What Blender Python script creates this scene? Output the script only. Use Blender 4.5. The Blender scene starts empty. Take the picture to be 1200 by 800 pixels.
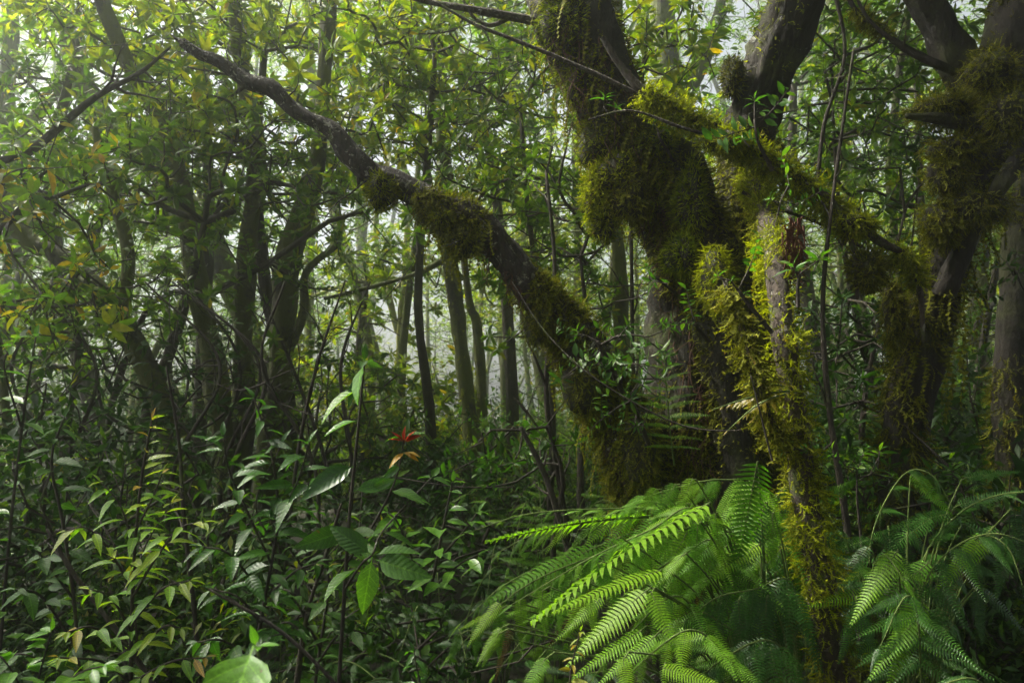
import bpy, math, random
import numpy as np
from mathutils import Matrix, Vector

rnd = random.Random(7)
RS = np.random.RandomState(7)
SC = bpy.context.scene
COL = SC.collection
pi = math.pi

# ------------------------------------------------------------------ camera
CAM_Z, PITCH, FPX = 1.55, math.radians(4.0), 900.0
cam_d = bpy.data.cameras.new('camera')
cam = bpy.data.objects.new('camera', cam_d)
COL.objects.link(cam)
cam.location = (0, 0, CAM_Z)
cam.rotation_euler = (pi / 2 + PITCH, 0, 0)
cam_d.sensor_width = 36
cam_d.lens = FPX / 1200 * 36
cam_d.clip_start = 0.05
cam_d.clip_end = 400
cam_d.dof.use_dof = True
cam_d.dof.focus_distance = 2.7
cam_d.dof.aperture_fstop = 7.0
SC.camera = cam

# ------------------------------------------------------------------ sky, sun, exposure
SUN_EL, SUN_AZ = math.radians(52), math.radians(-74)      # azimuth from +Y (view direction), negative = left
w = bpy.data.worlds.new('World'); SC.world = w; w.use_nodes = True
nt = w.node_tree; nt.nodes.clear()
sky = nt.nodes.new('ShaderNodeTexSky'); sky.sky_type = 'NISHITA'; sky.sun_disc = False
sky.sun_elevation = SUN_EL; sky.sun_rotation = SUN_AZ
sky.air_density = 1.0; sky.dust_density = 4.0; sky.ozone_density = 1.0
hs = nt.nodes.new('ShaderNodeHueSaturation'); hs.inputs['Saturation'].default_value = 0.28
hs.inputs['Value'].default_value = 1.0
bg = nt.nodes.new('ShaderNodeBackground'); bg.inputs['Strength'].default_value = 0.07
out = nt.nodes.new('ShaderNodeOutputWorld')
nt.links.new(sky.outputs[0], hs.inputs['Color']); nt.links.new(hs.outputs[0], bg.inputs['Color'])
nt.links.new(bg.outputs[0], out.inputs['Surface'])
sd = bpy.data.lights.new('sun', 'SUN'); sd.energy = 5.0; sd.angle = math.radians(12); sd.color = (1, 0.94, 0.80)
sun = bpy.data.objects.new('sun', sd); COL.objects.link(sun)
sdir = Vector((math.sin(SUN_AZ) * math.cos(SUN_EL), math.cos(SUN_AZ) * math.cos(SUN_EL), math.sin(SUN_EL)))
sun.rotation_euler = sdir.to_track_quat('Z', 'Y').to_euler()
sun.location = (0, 0, 30)
SC.view_settings.view_transform = 'Standard'; SC.view_settings.look = 'None'
SC.view_settings.exposure = 1.93; SC.view_settings.gamma = 1
cy = SC.cycles
cy.max_bounces = 6; cy.diffuse_bounces = 3; cy.glossy_bounces = 2; cy.transmission_bounces = 4
cy.volume_bounces = 1; cy.transparent_max_bounces = 6
cy.use_denoising = True
cy.use_adaptive_sampling = True; cy.adaptive_threshold = 0.02
cy.sample_clamp_indirect = 4
cy.caustics_reflective = False; cy.caustics_refractive = False
HAZE = 0.0155

# ------------------------------------------------------------------ maths helpers
cP, sP = math.cos(PITCH), math.sin(PITCH)
def P(px, py, d):
    """world point on the ray of photograph pixel (px, py), d metres along the view axis"""
    x = (px - 600) / FPX * d; y = (400 - py) / FPX * d
    return np.array([x, d * cP - y * sP, CAM_Z + d * sP + y * cP])
def W(px, d): return px * d / FPX
def nrm(v):
    v = np.asarray(v, float); n = np.linalg.norm(v, axis=-1, keepdims=True); return v / np.maximum(n, 1e-9)
_ns = np.random.RandomState(3)
_NK = _ns.normal(size=(14, 3)); _NP = _ns.uniform(0, 6.28, 14)
def noise(p, f):
    """cheap smooth noise, about -1..1"""
    p = np.asarray(p) * f
    return np.sin(p @ _NK.T + _NP).sum(-1) / 4.2
def smooth_path(pts, rad, n):
    pts = np.asarray(pts, float); rad = np.asarray(rad, float)
    k = len(pts)
    if k < 3:
        t = np.linspace(0, 1, n)[:, None]
        return pts[0] * (1 - t) + pts[-1] * t, np.interp(t[:, 0], [0, 1], [rad[0], rad[-1]])
    q = np.vstack([2 * pts[0] - pts[1], pts, 2 * pts[-1] - pts[-2]])
    seg = np.linalg.norm(np.diff(pts, axis=0), axis=1); cum = np.r_[0, np.cumsum(seg)]
    s = np.linspace(0, cum[-1], n); i = np.clip(np.searchsorted(cum, s, 'right') - 1, 0, k - 2)
    t = ((s - cum[i]) / np.maximum(seg[i], 1e-9))[:, None]
    a, b, c, d = q[i], q[i + 1], q[i + 2], q[i + 3]
    o = 0.5 * (2 * b + (c - a) * t + (2 * a - 5 * b + 4 * c - d) * t ** 2 + (3 * b - a - 3 * c + d) * t ** 3)
    return o, np.interp(s, cum, rad)
def frames(pts):
    T = nrm(np.gradient(pts, axis=0)); m = T.mean(0)
    ref = np.eye(3)[np.argmin(np.abs(m))]
    U = nrm(np.cross(T, ref)); V = np.cross(T, U)
    return T, U, V

class Geo:
    def __init__(s): s.v = []; s.q = []; s.t = []; s.n = 0; s.qm = []; s.tm = []
    def add(s, v, quads=None, tris=None, m=0):
        v = np.asarray(v, np.float32)
        if quads is not None and len(quads): s.q.append(np.asarray(quads, np.int64) + s.n); s.qm.append(np.full(len(quads), m))
        if tris is not None and len(tris): s.t.append(np.asarray(tris, np.int64) + s.n); s.tm.append(np.full(len(tris), m))
        s.v.append(v); s.n += len(v)
    def join(s, g, m=0):
        for a in g.q: s.q.append(a + s.n); s.qm.append(np.full(len(a), m))
        for a in g.t: s.t.append(a + s.n); s.tm.append(np.full(len(a), m))
        s.v.extend(g.v); s.n += g.n
    def arrays(s):
        v = np.concatenate(s.v)
        q = np.concatenate(s.q) if s.q else np.zeros((0, 4), np.int64)
        t = np.concatenate(s.t) if s.t else np.zeros((0, 3), np.int64)
        return v, q, t
    def tube(s, pts, rad, sides=6, m=0, rough=0, cap=True, ns=6.0, seed=0, flute=0, ridge=0):
        pts = np.asarray(pts, float); rad = np.asarray(rad, float); n = len(pts)
        T, U, V = frames(pts)
        th = np.linspace(0, 2 * pi, sides, endpoint=False)
        dirs = U[:, None] * np.cos(th)[None, :, None] + V[:, None] * np.sin(th)[None, :, None]
        R = rad[:, None] * np.ones(sides)
        if rough:
            R = R * (1 + rough * noise(pts[:, None] + dirs * rad[:, None, None] + seed, ns) + 0.4 * rough * noise(pts[:, None] + dirs * rad[:, None, None] + seed, ns * 3.3))
        if flute: R = R * (1 + flute * np.sin(3 * th + seed)[None] + flute * 0.5 * np.sin(5 * th + 2 + seed)[None])
        if ridge:
            al = np.r_[0, np.cumsum(np.linalg.norm(np.diff(pts, axis=0), axis=1))]
            q = np.stack([np.cos(th)[None] * 1.6 + 0 * al[:, None], np.sin(th)[None] * 1.6 + 0 * al[:, None], al[:, None] * 1.3 + 0 * th[None]], -1)
            R = R * (1 + ridge * np.abs(noise(q + seed, 3.0)) - ridge * .5 + ridge * .5 * noise(q * [1, 1, 2.5] + seed, 9.0))
        v = pts[:, None] + dirs * R[..., None]
        i = np.arange(n - 1)[:, None] * sides; j = np.arange(sides)[None]; j2 = (j + 1) % sides
        q = np.stack([i + j, i + j2, i + sides + j2, i + sides + j], -1).reshape(-1, 4)
        v = v.reshape(-1, 3); tr = None
        if cap:
            v = np.vstack([v, pts[-1] + T[-1] * rad[-1] * 0.5]); b = (n - 1) * sides
            tr = np.stack([b + j[0], b + j2[0], np.full(sides, n * sides)], -1)
        s.add(v, q, tr, m)
        return s
    def stamp(s, g, M3, t, m=0):
        """many transformed copies of template g: M3 (N,3,3), t (N,3)"""
        v, q, tr = g.arrays() if isinstance(g, Geo) else g
        N = len(t)
        if N == 0: return
        vv = np.einsum('nij,kj->nki', M3, v) + t[:, None]
        off = (np.arange(N) * len(v))[:, None, None]
        s.add(vv.reshape(-1, 3), (q[None] + off).reshape(-1, 4) if len(q) else None,
              (tr[None] + off).reshape(-1, 3) if len(tr) else None, m)
    def mesh(s, name, mats, smooth=True, origin=(0, 0, 0)):
        v, q, t = s.arrays(); v = v - np.asarray(origin, np.float32)
        me = bpy.data.meshes.new(name)
        me.vertices.add(len(v)); me.vertices.foreach_set('co', v.astype(np.float32).ravel())
        me.loops.add(q.size + t.size); me.loops.foreach_set('vertex_index', np.r_[q.ravel(), t.ravel()].astype(np.int32))
        me.polygons.add(len(q) + len(t))
        me.polygons.foreach_set('loop_start', np.r_[np.arange(len(q)) * 4, q.size + np.arange(len(t)) * 3].astype(np.int32))
        for mm in (mats if isinstance(mats, (list, tuple)) else [mats]): me.materials.append(mm)
        mi = np.r_[np.concatenate(s.qm) if s.qm else np.zeros(0), np.concatenate(s.tm) if s.tm else np.zeros(0)].astype(np.int32)
        me.polygons.foreach_set('material_index', mi)
        me.polygons.foreach_set('use_smooth', np.full(len(q) + len(t), smooth))
        me.update(calc_edges=True)
        return me

def basis(z, up, roll=None):
    """(N,3,3) matrices whose columns are x,y,z axes: y = growth direction z_in, z = facing (near up)"""
    y = nrm(z); x = nrm(np.cross(y, up)); n = np.cross(x, y)
    if roll is not None:
        c, s_ = np.cos(roll)[:, None], np.sin(roll)[:, None]
        x, n = x * c + n * s_, n * c - x * s_
    return np.stack([x, y, n], -1)

# ------------------------------------------------------------------ object helpers
def link(name, me, parent=None, M=None):
    o = bpy.data.objects.new(name, me); COL.objects.link(o)
    if parent is not None: o.parent = parent
    if M is not None: o.matrix_basis = M
    return o
def tag(o, label=None, cat=None, group=None, kind=None):
    if label: o['label'] = label
    if cat: o['category'] = cat
    if group: o['group'] = group
    if kind: o['kind'] = kind
    return o
def thing(name, label, cat, loc, group=None):
    o = bpy.data.objects.new(name, None); COL.objects.link(o); o.location = [float(a) for a in loc]
    o.empty_display_size = 0.1
    return tag(o, label, cat, group)
def part(name, geo, mat, parent, kind=None, smooth=True, label=None):
    top = parent
    off = Vector((0, 0, 0))
    while top is not None: off += top.location; top = top.parent
    o = link(name, geo.mesh(name, mat, smooth, off), parent)
    return tag(o, label, None, None, kind)
def Mat4(R, t, s=1.0):
    m = Matrix([[R[0][0] * s, R[0][1] * s, R[0][2] * s, t[0]], [R[1][0] * s, R[1][1] * s, R[1][2] * s, t[1]],
                [R[2][0] * s, R[2][1] * s, R[2][2] * s, t[2]], [0, 0, 0, 1]])
    return m

# ------------------------------------------------------------------ materials
def new_mat(name):
    m = bpy.data.materials.new(name); m.use_nodes = True; nt = m.node_tree; nt.nodes.clear()
    def N(t, **kw):
        n = nt.nodes.new(t)
        for k, v in kw.items():
            if k in n.inputs: n.inputs[k].default_value = v
            else: setattr(n, k, v)
        return n
    return m, nt, N, nt.links.new
def ramp(n, stops):
    e = n.color_ramp.elements
    while len(e) > 1: e.remove(e[-1])
    e[0].position, e[0].color = stops[0][0], (*stops[0][1], 1)
    for p, c in stops[1:]:
        k = e.new(p); k.color = (*c, 1)
def leaf_mat(name, stops, rough=0.35, transl=0.4, tint=(1.6, 1.9, 0.5), spec=0.5, veins=False, island=True, coat=0.0, vb=.3, vf=10.0):
    m, nt, N, L = new_mat(name)
    geo = N('ShaderNodeNewGeometry'); oi = N('ShaderNodeObjectInfo')
    add = N('ShaderNodeMath', operation='ADD'); fr = N('ShaderNodeMath', operation='FRACT')
    if island: L(geo.outputs['Random Per Island'], add.inputs[0])
    else: add.inputs[0].default_value = 0.0
    L(oi.outputs['Random'], add.inputs[1]); L(add.outputs[0], fr.inputs[0])
    cr = N('ShaderNodeValToRGB'); ramp(cr, stops); L(fr.outputs[0], cr.inputs[0])
    tc = N('ShaderNodeTexCoord'); no = N('ShaderNodeTexNoise', Scale=40.0, Detail=3.0); L(tc.outputs['Object'], no.inputs['Vector'])
    mr = N('ShaderNodeMapRange'); L(no.outputs['Fac'], mr.inputs[0])
    mr.inputs[1].default_value = 0.3; mr.inputs[2].default_value = 0.7; mr.inputs[3].default_value = 0.72; mr.inputs[4].default_value = 1.25
    mul = N('ShaderNodeVectorMath', operation='SCALE'); L(cr.outputs[0], mul.inputs[0]); L(mr.outputs[0], mul.inputs['Scale'])
    col = mul.outputs[0]
    bs = N('ShaderNodeBsdfPrincipled', Roughness=rough); bs.inputs['Specular IOR Level'].default_value = spec
    if veins:                                   # brown blemishes, different on every leaf
        of = N('ShaderNodeVectorMath', operation='ADD'); cb = N('ShaderNodeCombineXYZ'); sc = N('ShaderNodeMath', operation='MULTIPLY'); L(oi.outputs['Random'], sc.inputs[0]); sc.inputs[1].default_value = 50
        L(sc.outputs[0], cb.inputs[2]); L(tc.outputs['Object'], of.inputs[0]); L(cb.outputs[0], of.inputs[1])
        n9 = N('ShaderNodeTexNoise', Scale=8.0, Detail=3.0); L(of.outputs[0], n9.inputs['Vector'])
        r9 = N('ShaderNodeMapRange'); L(n9.outputs['Fac'], r9.inputs[0]); r9.inputs[1].default_value = .68; r9.inputs[2].default_value = .73
        m9 = N('ShaderNodeMix', data_type='RGBA'); L(r9.outputs[0], m9.inputs[0]); L(col, m9.inputs[6]); m9.inputs[7].default_value = (.10, .06, .015, 1); col = m9.outputs[2]
    if coat: bs.inputs['Coat Weight'].default_value = coat; bs.inputs['Coat Roughness'].default_value = 0.18
    if veins:
        sx = N('ShaderNodeSeparateXYZ'); L(tc.outputs['Object'], sx.inputs[0])
        ab = N('ShaderNodeMath', operation='ABSOLUTE'); L(sx.outputs[0], ab.inputs[0])
        k = N('ShaderNodeMath', operation='MULTIPLY_ADD'); L(ab.outputs[0], k.inputs[0]); k.inputs[1].default_value = -0.9; L(sx.outputs[1], k.inputs[2])
        s1 = N('ShaderNodeMath', operation='MULTIPLY'); L(k.outputs[0], s1.inputs[0]); s1.inputs[1].default_value = 2 * pi * vf
        sn = N('ShaderNodeMath', operation='SINE'); L(s1.outputs[0], sn.inputs[0])
        v1 = N('ShaderNodeMapRange'); L(sn.outputs[0], v1.inputs[0]); v1.inputs[1].default_value = 0.93; v1.inputs[2].default_value = 1.0
        v2 = N('ShaderNodeMapRange'); L(ab.outputs[0], v2.inputs[0]); v2.inputs[1].default_value = 0.018; v2.inputs[2].default_value = 0.006
        mx = N('ShaderNodeMath', operation='MAXIMUM'); L(v1.outputs[0], mx.inputs[0]); L(v2.outputs[0], mx.inputs[1])
        mc = N('ShaderNodeMix', data_type='RGBA'); L(mx.outputs[0], mc.inputs[0]); L(col, mc.inputs[6])
        br = N('ShaderNodeVectorMath', operation='MULTIPLY'); L(col, br.inputs[0]); br.inputs[1].default_value = (1.8, 1.6, 1.4)
        L(br.outputs[0], mc.inputs[7]); col = mc.outputs[2]
        h2 = N('ShaderNodeMath', operation='MULTIPLY_ADD'); L(sn.outputs[0], h2.inputs[0]); h2.inputs[1].default_value = -0.35
        L(no.outputs['Fac'], h2.inputs[2])
        bp = N('ShaderNodeBump', Strength=vb, Distance=0.004); L(h2.outputs[0], bp.inputs['Height']); L(bp.outputs[0], bs.inputs['Normal'])
    L(col, bs.inputs['Base Color'])
    tr = N('ShaderNodeBsdfTranslucent'); tm = N('ShaderNodeVectorMath', operation='MULTIPLY'); L(col, tm.inputs[0]); tm.inputs[1].default_value = tint
    L(tm.outputs[0], tr.inputs['Color'])
    mx = N('ShaderNodeMixShader'); mx.inputs[0].default_value = transl; L(bs.outputs[0], mx.inputs[1]); L(tr.outputs[0], mx.inputs[2])
    o = N('ShaderNodeOutputMaterial'); L(mx.outputs[0], o.inputs['Surface'])
    return m
def bark_mat(name, c1, c2, lichen=(0.3, 0.31, 0.27), li_amt=0.35, moss=(0.07, 0.085, 0.015), moss_amt=0.4, scale=1.0):
    m, nt, N, L = new_mat(name)
    tc = N('ShaderNodeTexCoord'); mp = N('ShaderNodeMapping'); mp.inputs['Scale'].default_value = (1, 1, 0.35); L(tc.outputs['Object'], mp.inputs[0])
    n1 = N('ShaderNodeTexNoise', Scale=14.0 * scale, Detail=8.0, Roughness=0.65); L(mp.outputs[0], n1.inputs['Vector'])
    cr = N('ShaderNodeValToRGB'); ramp(cr, [(0.35, c1), (0.65, c2)]); L(n1.outputs['Fac'], cr.inputs[0])
    n2 = N('ShaderNodeTexNoise', Scale=5.0 * scale, Detail=6.0, Roughness=0.7, Distortion=0.6); L(tc.outputs['Object'], n2.inputs['Vector'])
    r2 = N('ShaderNodeMapRange'); L(n2.outputs['Fac'], r2.inputs[0]); r2.inputs[1].default_value = 0.72 - li_amt * 0.3; r2.inputs[2].default_value = 0.76 - li_amt * 0.3
    m1 = N('ShaderNodeMix', data_type='RGBA'); L(r2.outputs[0], m1.inputs[0]); L(cr.outputs[0], m1.inputs[6]); m1.inputs[7].default_value = (*lichen, 1)
    n3 = N('ShaderNodeTexNoise', Scale=2.6 * scale, Detail=7.0, Roughness=0.75); mp3 = N('ShaderNodeMapping'); mp3.inputs['Location'].default_value = (7, 3, 1)
    L(tc.outputs['Object'], mp3.inputs[0]); L(mp3.outputs[0], n3.inputs['Vector'])
    r3 = N('ShaderNodeMapRange'); L(n3.outputs['Fac'], r3.inputs[0]); r3.inputs[1].default_value = 0.66 - moss_amt * 0.35; r3.inputs[2].default_value = 0.74 - moss_amt * 0.35
    m2 = N('ShaderNodeMix', data_type='RGBA'); L(r3.outputs[0], m2.inputs[0]); L(m1.outputs[2], m2.inputs[6]); m2.inputs[7].default_value = (*moss, 1)
    bs = N('ShaderNodeBsdfPrincipled', Roughness=0.8); L(m2.outputs[2], bs.inputs['Base Color'])
    bp = N('ShaderNodeBump', Strength=1.0, Distance=0.035); L(n1.outputs['Fac'], bp.inputs['Height']); L(bp.outputs[0], bs.inputs['Normal'])
    o = N('ShaderNodeOutputMaterial'); L(bs.outputs[0], o.inputs['Surface'])
    return m

M_canopy = leaf_mat('canopy_leaf', [(0, (0.03, 0.075, 0.010)), (0.5, (0.06, 0.125, 0.012)), (0.9, (0.10, 0.165, 0.013)), (1, (0.18, 0.17, 0.02))], 0.45, 0.5, tint=(2.1, 2.1, 0.35), spec=.3)  # red raised in colour and tint to suggest light through the leaves
M_backlit = leaf_mat('backlit_leaf', [(0, (0.06, 0.13, 0.010)), (0.6, (0.13, 0.20, 0.010)), (0.97, (0.21, 0.23, 0.012)), (1, (0.30, 0.20, 0.01))], 0.45, 0.55, tint=(2.2, 2.1, 0.3), spec=.3)  # colour and tint warmed in place of yellow-green backlight
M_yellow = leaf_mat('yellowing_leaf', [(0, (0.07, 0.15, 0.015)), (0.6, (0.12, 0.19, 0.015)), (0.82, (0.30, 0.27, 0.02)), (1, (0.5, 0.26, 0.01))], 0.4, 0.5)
M_dark = leaf_mat('shade_dark_leaf', [(0, (0.012, 0.034, 0.007)), (0.6, (0.022, 0.058, 0.009)), (1, (0.045, 0.095, 0.012))], 0.5, 0.35, spec=.18)  # albedo lowered so the leaves carry the deep shadow of the undergrowth
M_gloss = leaf_mat('glossy_leaf', [(0, (0.025, 0.075, 0.012)), (0.6, (0.035, 0.11, 0.012)), (1, (0.055, 0.15, 0.015))], 0.24, 0.32, veins=True, island=False, spec=.45)
M_lime = leaf_mat('lime_leaf', [(0, (0.09, 0.22, 0.012)), (0.6, (0.15, 0.28, 0.012)), (1, (0.24, 0.31, 0.015))], 0.38, 0.45, tint=(1.9, 2.0, 0.4), veins=True, island=False)  # lime green of its own, albedo raised further in place of sunlight
M_big = leaf_mat('big_leaf', [(0, (0.08, 0.20, 0.02)), (1, (0.09, 0.21, 0.02))], 0.3, 0.35, veins=True, island=False, vb=.12, vf=7.0)
M_red = leaf_mat('red_leaf', [(0, (0.30, 0.02, 0.015)), (1, (0.40, 0.05, 0.02))], 0.35, 0.4, tint=(1.6, 0.9, 0.7), island=False)
M_amber = leaf_mat('amber_leaf', [(0, (0.40, 0.22, 0.02)), (1, (0.45, 0.30, 0.03))], 0.35, 0.4, tint=(1.5, 1.2, 0.5), island=False)
M_fern = leaf_mat('fern_leaf', [(0, (0.06, 0.16, 0.008)), (0.5, (0.09, 0.21, 0.010)), (1, (0.14, 0.26, 0.010))], 0.5, 0.45, island=False, tint=(1.8, 2.2, 0.25), spec=.2)
M_fernlit = leaf_mat('lit_fern_leaf', [(0, (0.13, 0.27, 0.012)), (1, (0.17, 0.30, 0.012))], 0.5, 0.45, island=False, tint=(1.8, 2.0, 0.4), spec=.3)  # lighter copy of the fern green, light painted into its colour
M_fernshade = leaf_mat('shaded_fern_leaf', [(0, (0.02, 0.075, 0.008)), (1, (0.04, 0.12, 0.012))], 0.42, 0.35, island=False, spec=.4)  # darker copy of the fern green for shaded fronds; shade is in the colour
M_fernyl = leaf_mat('yellow_fern_leaf', [(0, (0.20, 0.17, 0.010)), (1, (0.26, 0.19, 0.012))], 0.4, 0.45, island=False)
M_moss = leaf_mat('moss', [(0, (0.08, 0.10, 0.008)), (0.45, (0.19, 0.22, 0.012)), (0.93, (0.33, 0.35, 0.015)), (1, (0.20, 0.14, 0.02))], 0.8, 0.45, tint=(1.7, 1.8, 0.3), spec=0.1)
M_mossb = leaf_mat('brown_moss', [(0, (0.05, 0.055, 0.008)), (0.5, (0.13, 0.14, 0.012)), (0.92, (0.22, 0.23, 0.014)), (1, (0.14, 0.09, 0.02))], 0.8, 0.35, tint=(1.5, 1.5, 0.5), spec=0.15)
M_mossg = leaf_mat('green_moss', [(0, (0.07, 0.11, 0.01)), (0.5, (0.20, 0.25, 0.012)), (1, (0.33, 0.36, 0.015))], 0.8, 0.5, tint=(1.7, 1.8, 0.3), spec=0.1)
M_bark = bark_mat('dark_bark', (0.008, 0.006, 0.004), (0.026, 0.019, 0.013), li_amt=0.15, moss_amt=0.45, moss=(0.035, 0.038, 0.008))
M_barkL = bark_mat('lichen_bark', (0.022, 0.016, 0.012), (0.08, 0.056, 0.04), li_amt=0.45, moss_amt=0.35, lichen=(0.27, 0.25, 0.20), scale=4)
M_barkG = bark_mat('grey_bark', (0.018, 0.015, 0.012), (0.055, 0.046, 0.036), li_amt=0.3, moss_amt=0.7, moss=(0.08, 0.095, 0.012))
M_barkB = bark_mat('limb_bark', (0.010, 0.007, 0.006), (0.042, 0.028, 0.021), li_amt=0.5, moss_amt=0.2, lichen=(0.27, 0.26, 0.21), scale=5)
M_mossbase = bark_mat('moss_base', (0.008, 0.006, 0.004), (0.022, 0.018, 0.007), li_amt=-0.5, moss_amt=0.5, moss=(0.035, 0.04, 0.006), scale=1.5)
M_twig = bark_mat('twig_bark', (0.014, 0.010, 0.007), (0.045, 0.032, 0.022), li_amt=0.2, moss_amt=0.2)
M_stem = bark_mat('green_stem', (0.05, 0.06, 0.015), (0.10, 0.11, 0.025), li_amt=-0.6, moss_amt=0.0)
M_rachis = bark_mat('fern_stalk', (0.06, 0.10, 0.015), (0.10, 0.15, 0.02), li_amt=-0.6, moss_amt=0.0)
M_root = bark_mat('root_fibre', (0.05, 0.022, 0.012), (0.12, 0.05, 0.025), li_amt=-0.6, moss_amt=0.1)

# ------------------------------------------------------------------ templates
def leaf_geo(L=1.0, Wd=0.36, n=5, fold=0.25, droop=0.25, tip=0.15, wave=0.0, widest=0.45, stalk=0.08):
    """one leaf along +Y, facing +Z"""
    g = Geo(); t = np.linspace(0, 1, n + 1)
    prof = np.sin(pi * t ** (math.log(0.5) / math.log(widest))) ** 0.85
    prof = prof * (1 - tip * t) ; prof[0] = 0.04; prof[-1] = 0.0
    y = stalk + t * (1 - stalk); z = -droop * y ** 2
    hw = prof * Wd / 2
    wv = wave * np.sin(t * 19) * hw
    mid = np.stack([0 * t, y, z], -1)
    l = np.stack([-hw, y + 0 * t, z + fold * hw + wv], -1); r = np.stack([hw, y, z + fold * hw - wv], -1)
    v = np.concatenate([mid[:-1], l[:-1], r[:-1], mid[-1:]]) * [L, L, L]
    q, tr = [], []
    for i in range(n - 1):
        q.append([n + i, i, i + 1, n + i + 1]); q.append([i, 2 * n + i, 2 * n + i + 1, i + 1])
    tp = 3 * n; i = n - 1
    tr += [[n + i, i, tp], [i, 2 * n + i, tp]]
    g.add(v, q, tr)
    if stalk > 0.02:
        s = 0.012 * L
        g.add([[-s, 0, 0], [s, 0, 0], [s * 0.7, stalk * L, 0.001], [-s * 0.7, stalk * L, 0.001]], [[0, 1, 2, 3]])
    return g
LEAF_LOW = leaf_geo(1, 0.34, 2, 0.3, 0.25, 0.1, stalk=0.0)
LEAF_MID = leaf_geo(1, 0.30, 3, 0.3, 0.3, 0.1, stalk=0.04)

def sprig_geo(seed, nl=12, L=0.12, wd=0.36, spread=(35, 85), twig=0.05, low=False, whorls=1):
    """a shoot tip: short twig along +Z and a rosette of leaves; returns Geo with slots 0 twig, 1 leaf"""
    r = np.random.RandomState(seed); g = Geo()
    g.tube([[0, 0, -twig], [0, 0, twig * 0.5]], [0.003, 0.002], 3, 0)
    tpl = [leaf_geo(1, wd * r.uniform(0.85, 1.15), 3, 0.3, r.uniform(0.1, 0.5), 0.1, stalk=0.06) for _ in range(3)]
    for i in range(nl):
        az = i * 2.4 + r.uniform(-0.3, 0.3); el = math.radians(90 - (spread[0] + (spread[1] - spread[0]) * (1 - i / nl)) + r.uniform(-9, 9))
        d = np.array([math.cos(az) * math.cos(el), math.sin(az) * math.cos(el), math.sin(el)])
        s = L * r.uniform(0.7, 1.15) * (0.7 + 0.3 * (1 - i / nl))
        up = np.array([0, 0, 1.0]) + 0.4 * r.normal(size=3)
        B = basis(d[None], up[None]) * s
        g.stamp(tpl[i % 3], B, np.array([[0, 0, twig * 0.5 * (i / nl)]]), 1)
    return g
def spray_geo(seed, nl=12, L=0.07, wd=0.42, twig=0.16):
    """a side spray: bent twig along +Z with small alternate leaves"""
    r = np.random.RandomState(seed); g = Geo(); t = np.linspace(0, 1, 5); bx, by = r.uniform(-.05, .05, 2)
    c = lambda u: np.array([bx * u * u, by * u * u, twig * (u - .25)])
    g.tube([c(u) for u in t], np.linspace(.0025, .001, 5), 3, 0)
    tpl = [leaf_geo(1, wd * r.uniform(0.85, 1.2), 3, 0.3, r.uniform(0.1, 0.6), 0.15, stalk=0.06) for _ in range(3)]
    for i in range(nl):
        u = .1 + .9 * i / (nl - 1); az = i * pi + bx * 40 + r.uniform(-.6, .6); el = r.uniform(-.2, .6)
        d = np.array([math.cos(az) * math.cos(el), math.sin(az) * math.cos(el), math.sin(el) + .3 * u])
        g.stamp(tpl[i % 3], basis(d[None], (np.array([.3, .3, 1.]) + .4 * r.normal(size=3))[None]) * L * r.uniform(.6, 1.2), c(u)[None], 1)
    return g
def sprig_meshes(mat, n=5, mix=0, **kw):
    return [sprig_geo(100 + i, **kw).mesh('leaf_sprig', [M_twig, mat]) for i in range(n)] + [spray_geo(300 + i, L=kw.get('L', .11) * .68).mesh('leaf_sprig', [M_twig, mat]) for i in range(mix)]
SP_canopy = sprig_meshes(M_canopy, mix=2, L=0.11)
SP_backlit = sprig_meshes(M_backlit, mix=1, L=0.115)
SP_yellow = sprig_meshes(M_yellow, nl=7, L=0.11, wd=0.42, spread=(50, 95), twig=0.09)
SP_dark = sprig_meshes(M_dark, mix=4, nl=8, L=0.10, wd=0.3)
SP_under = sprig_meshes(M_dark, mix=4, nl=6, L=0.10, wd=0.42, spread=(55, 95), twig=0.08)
M_epi = leaf_mat('epiphyte_leaf', [(0, (0.03, 0.085, 0.010)), (0.6, (0.05, 0.13, 0.012)), (1, (0.09, 0.16, 0.015))], .4, .4, spec=.3)
SP_epi = sprig_meshes(M_epi, mix=3, nl=8, L=0.075, wd=0.24)

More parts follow.
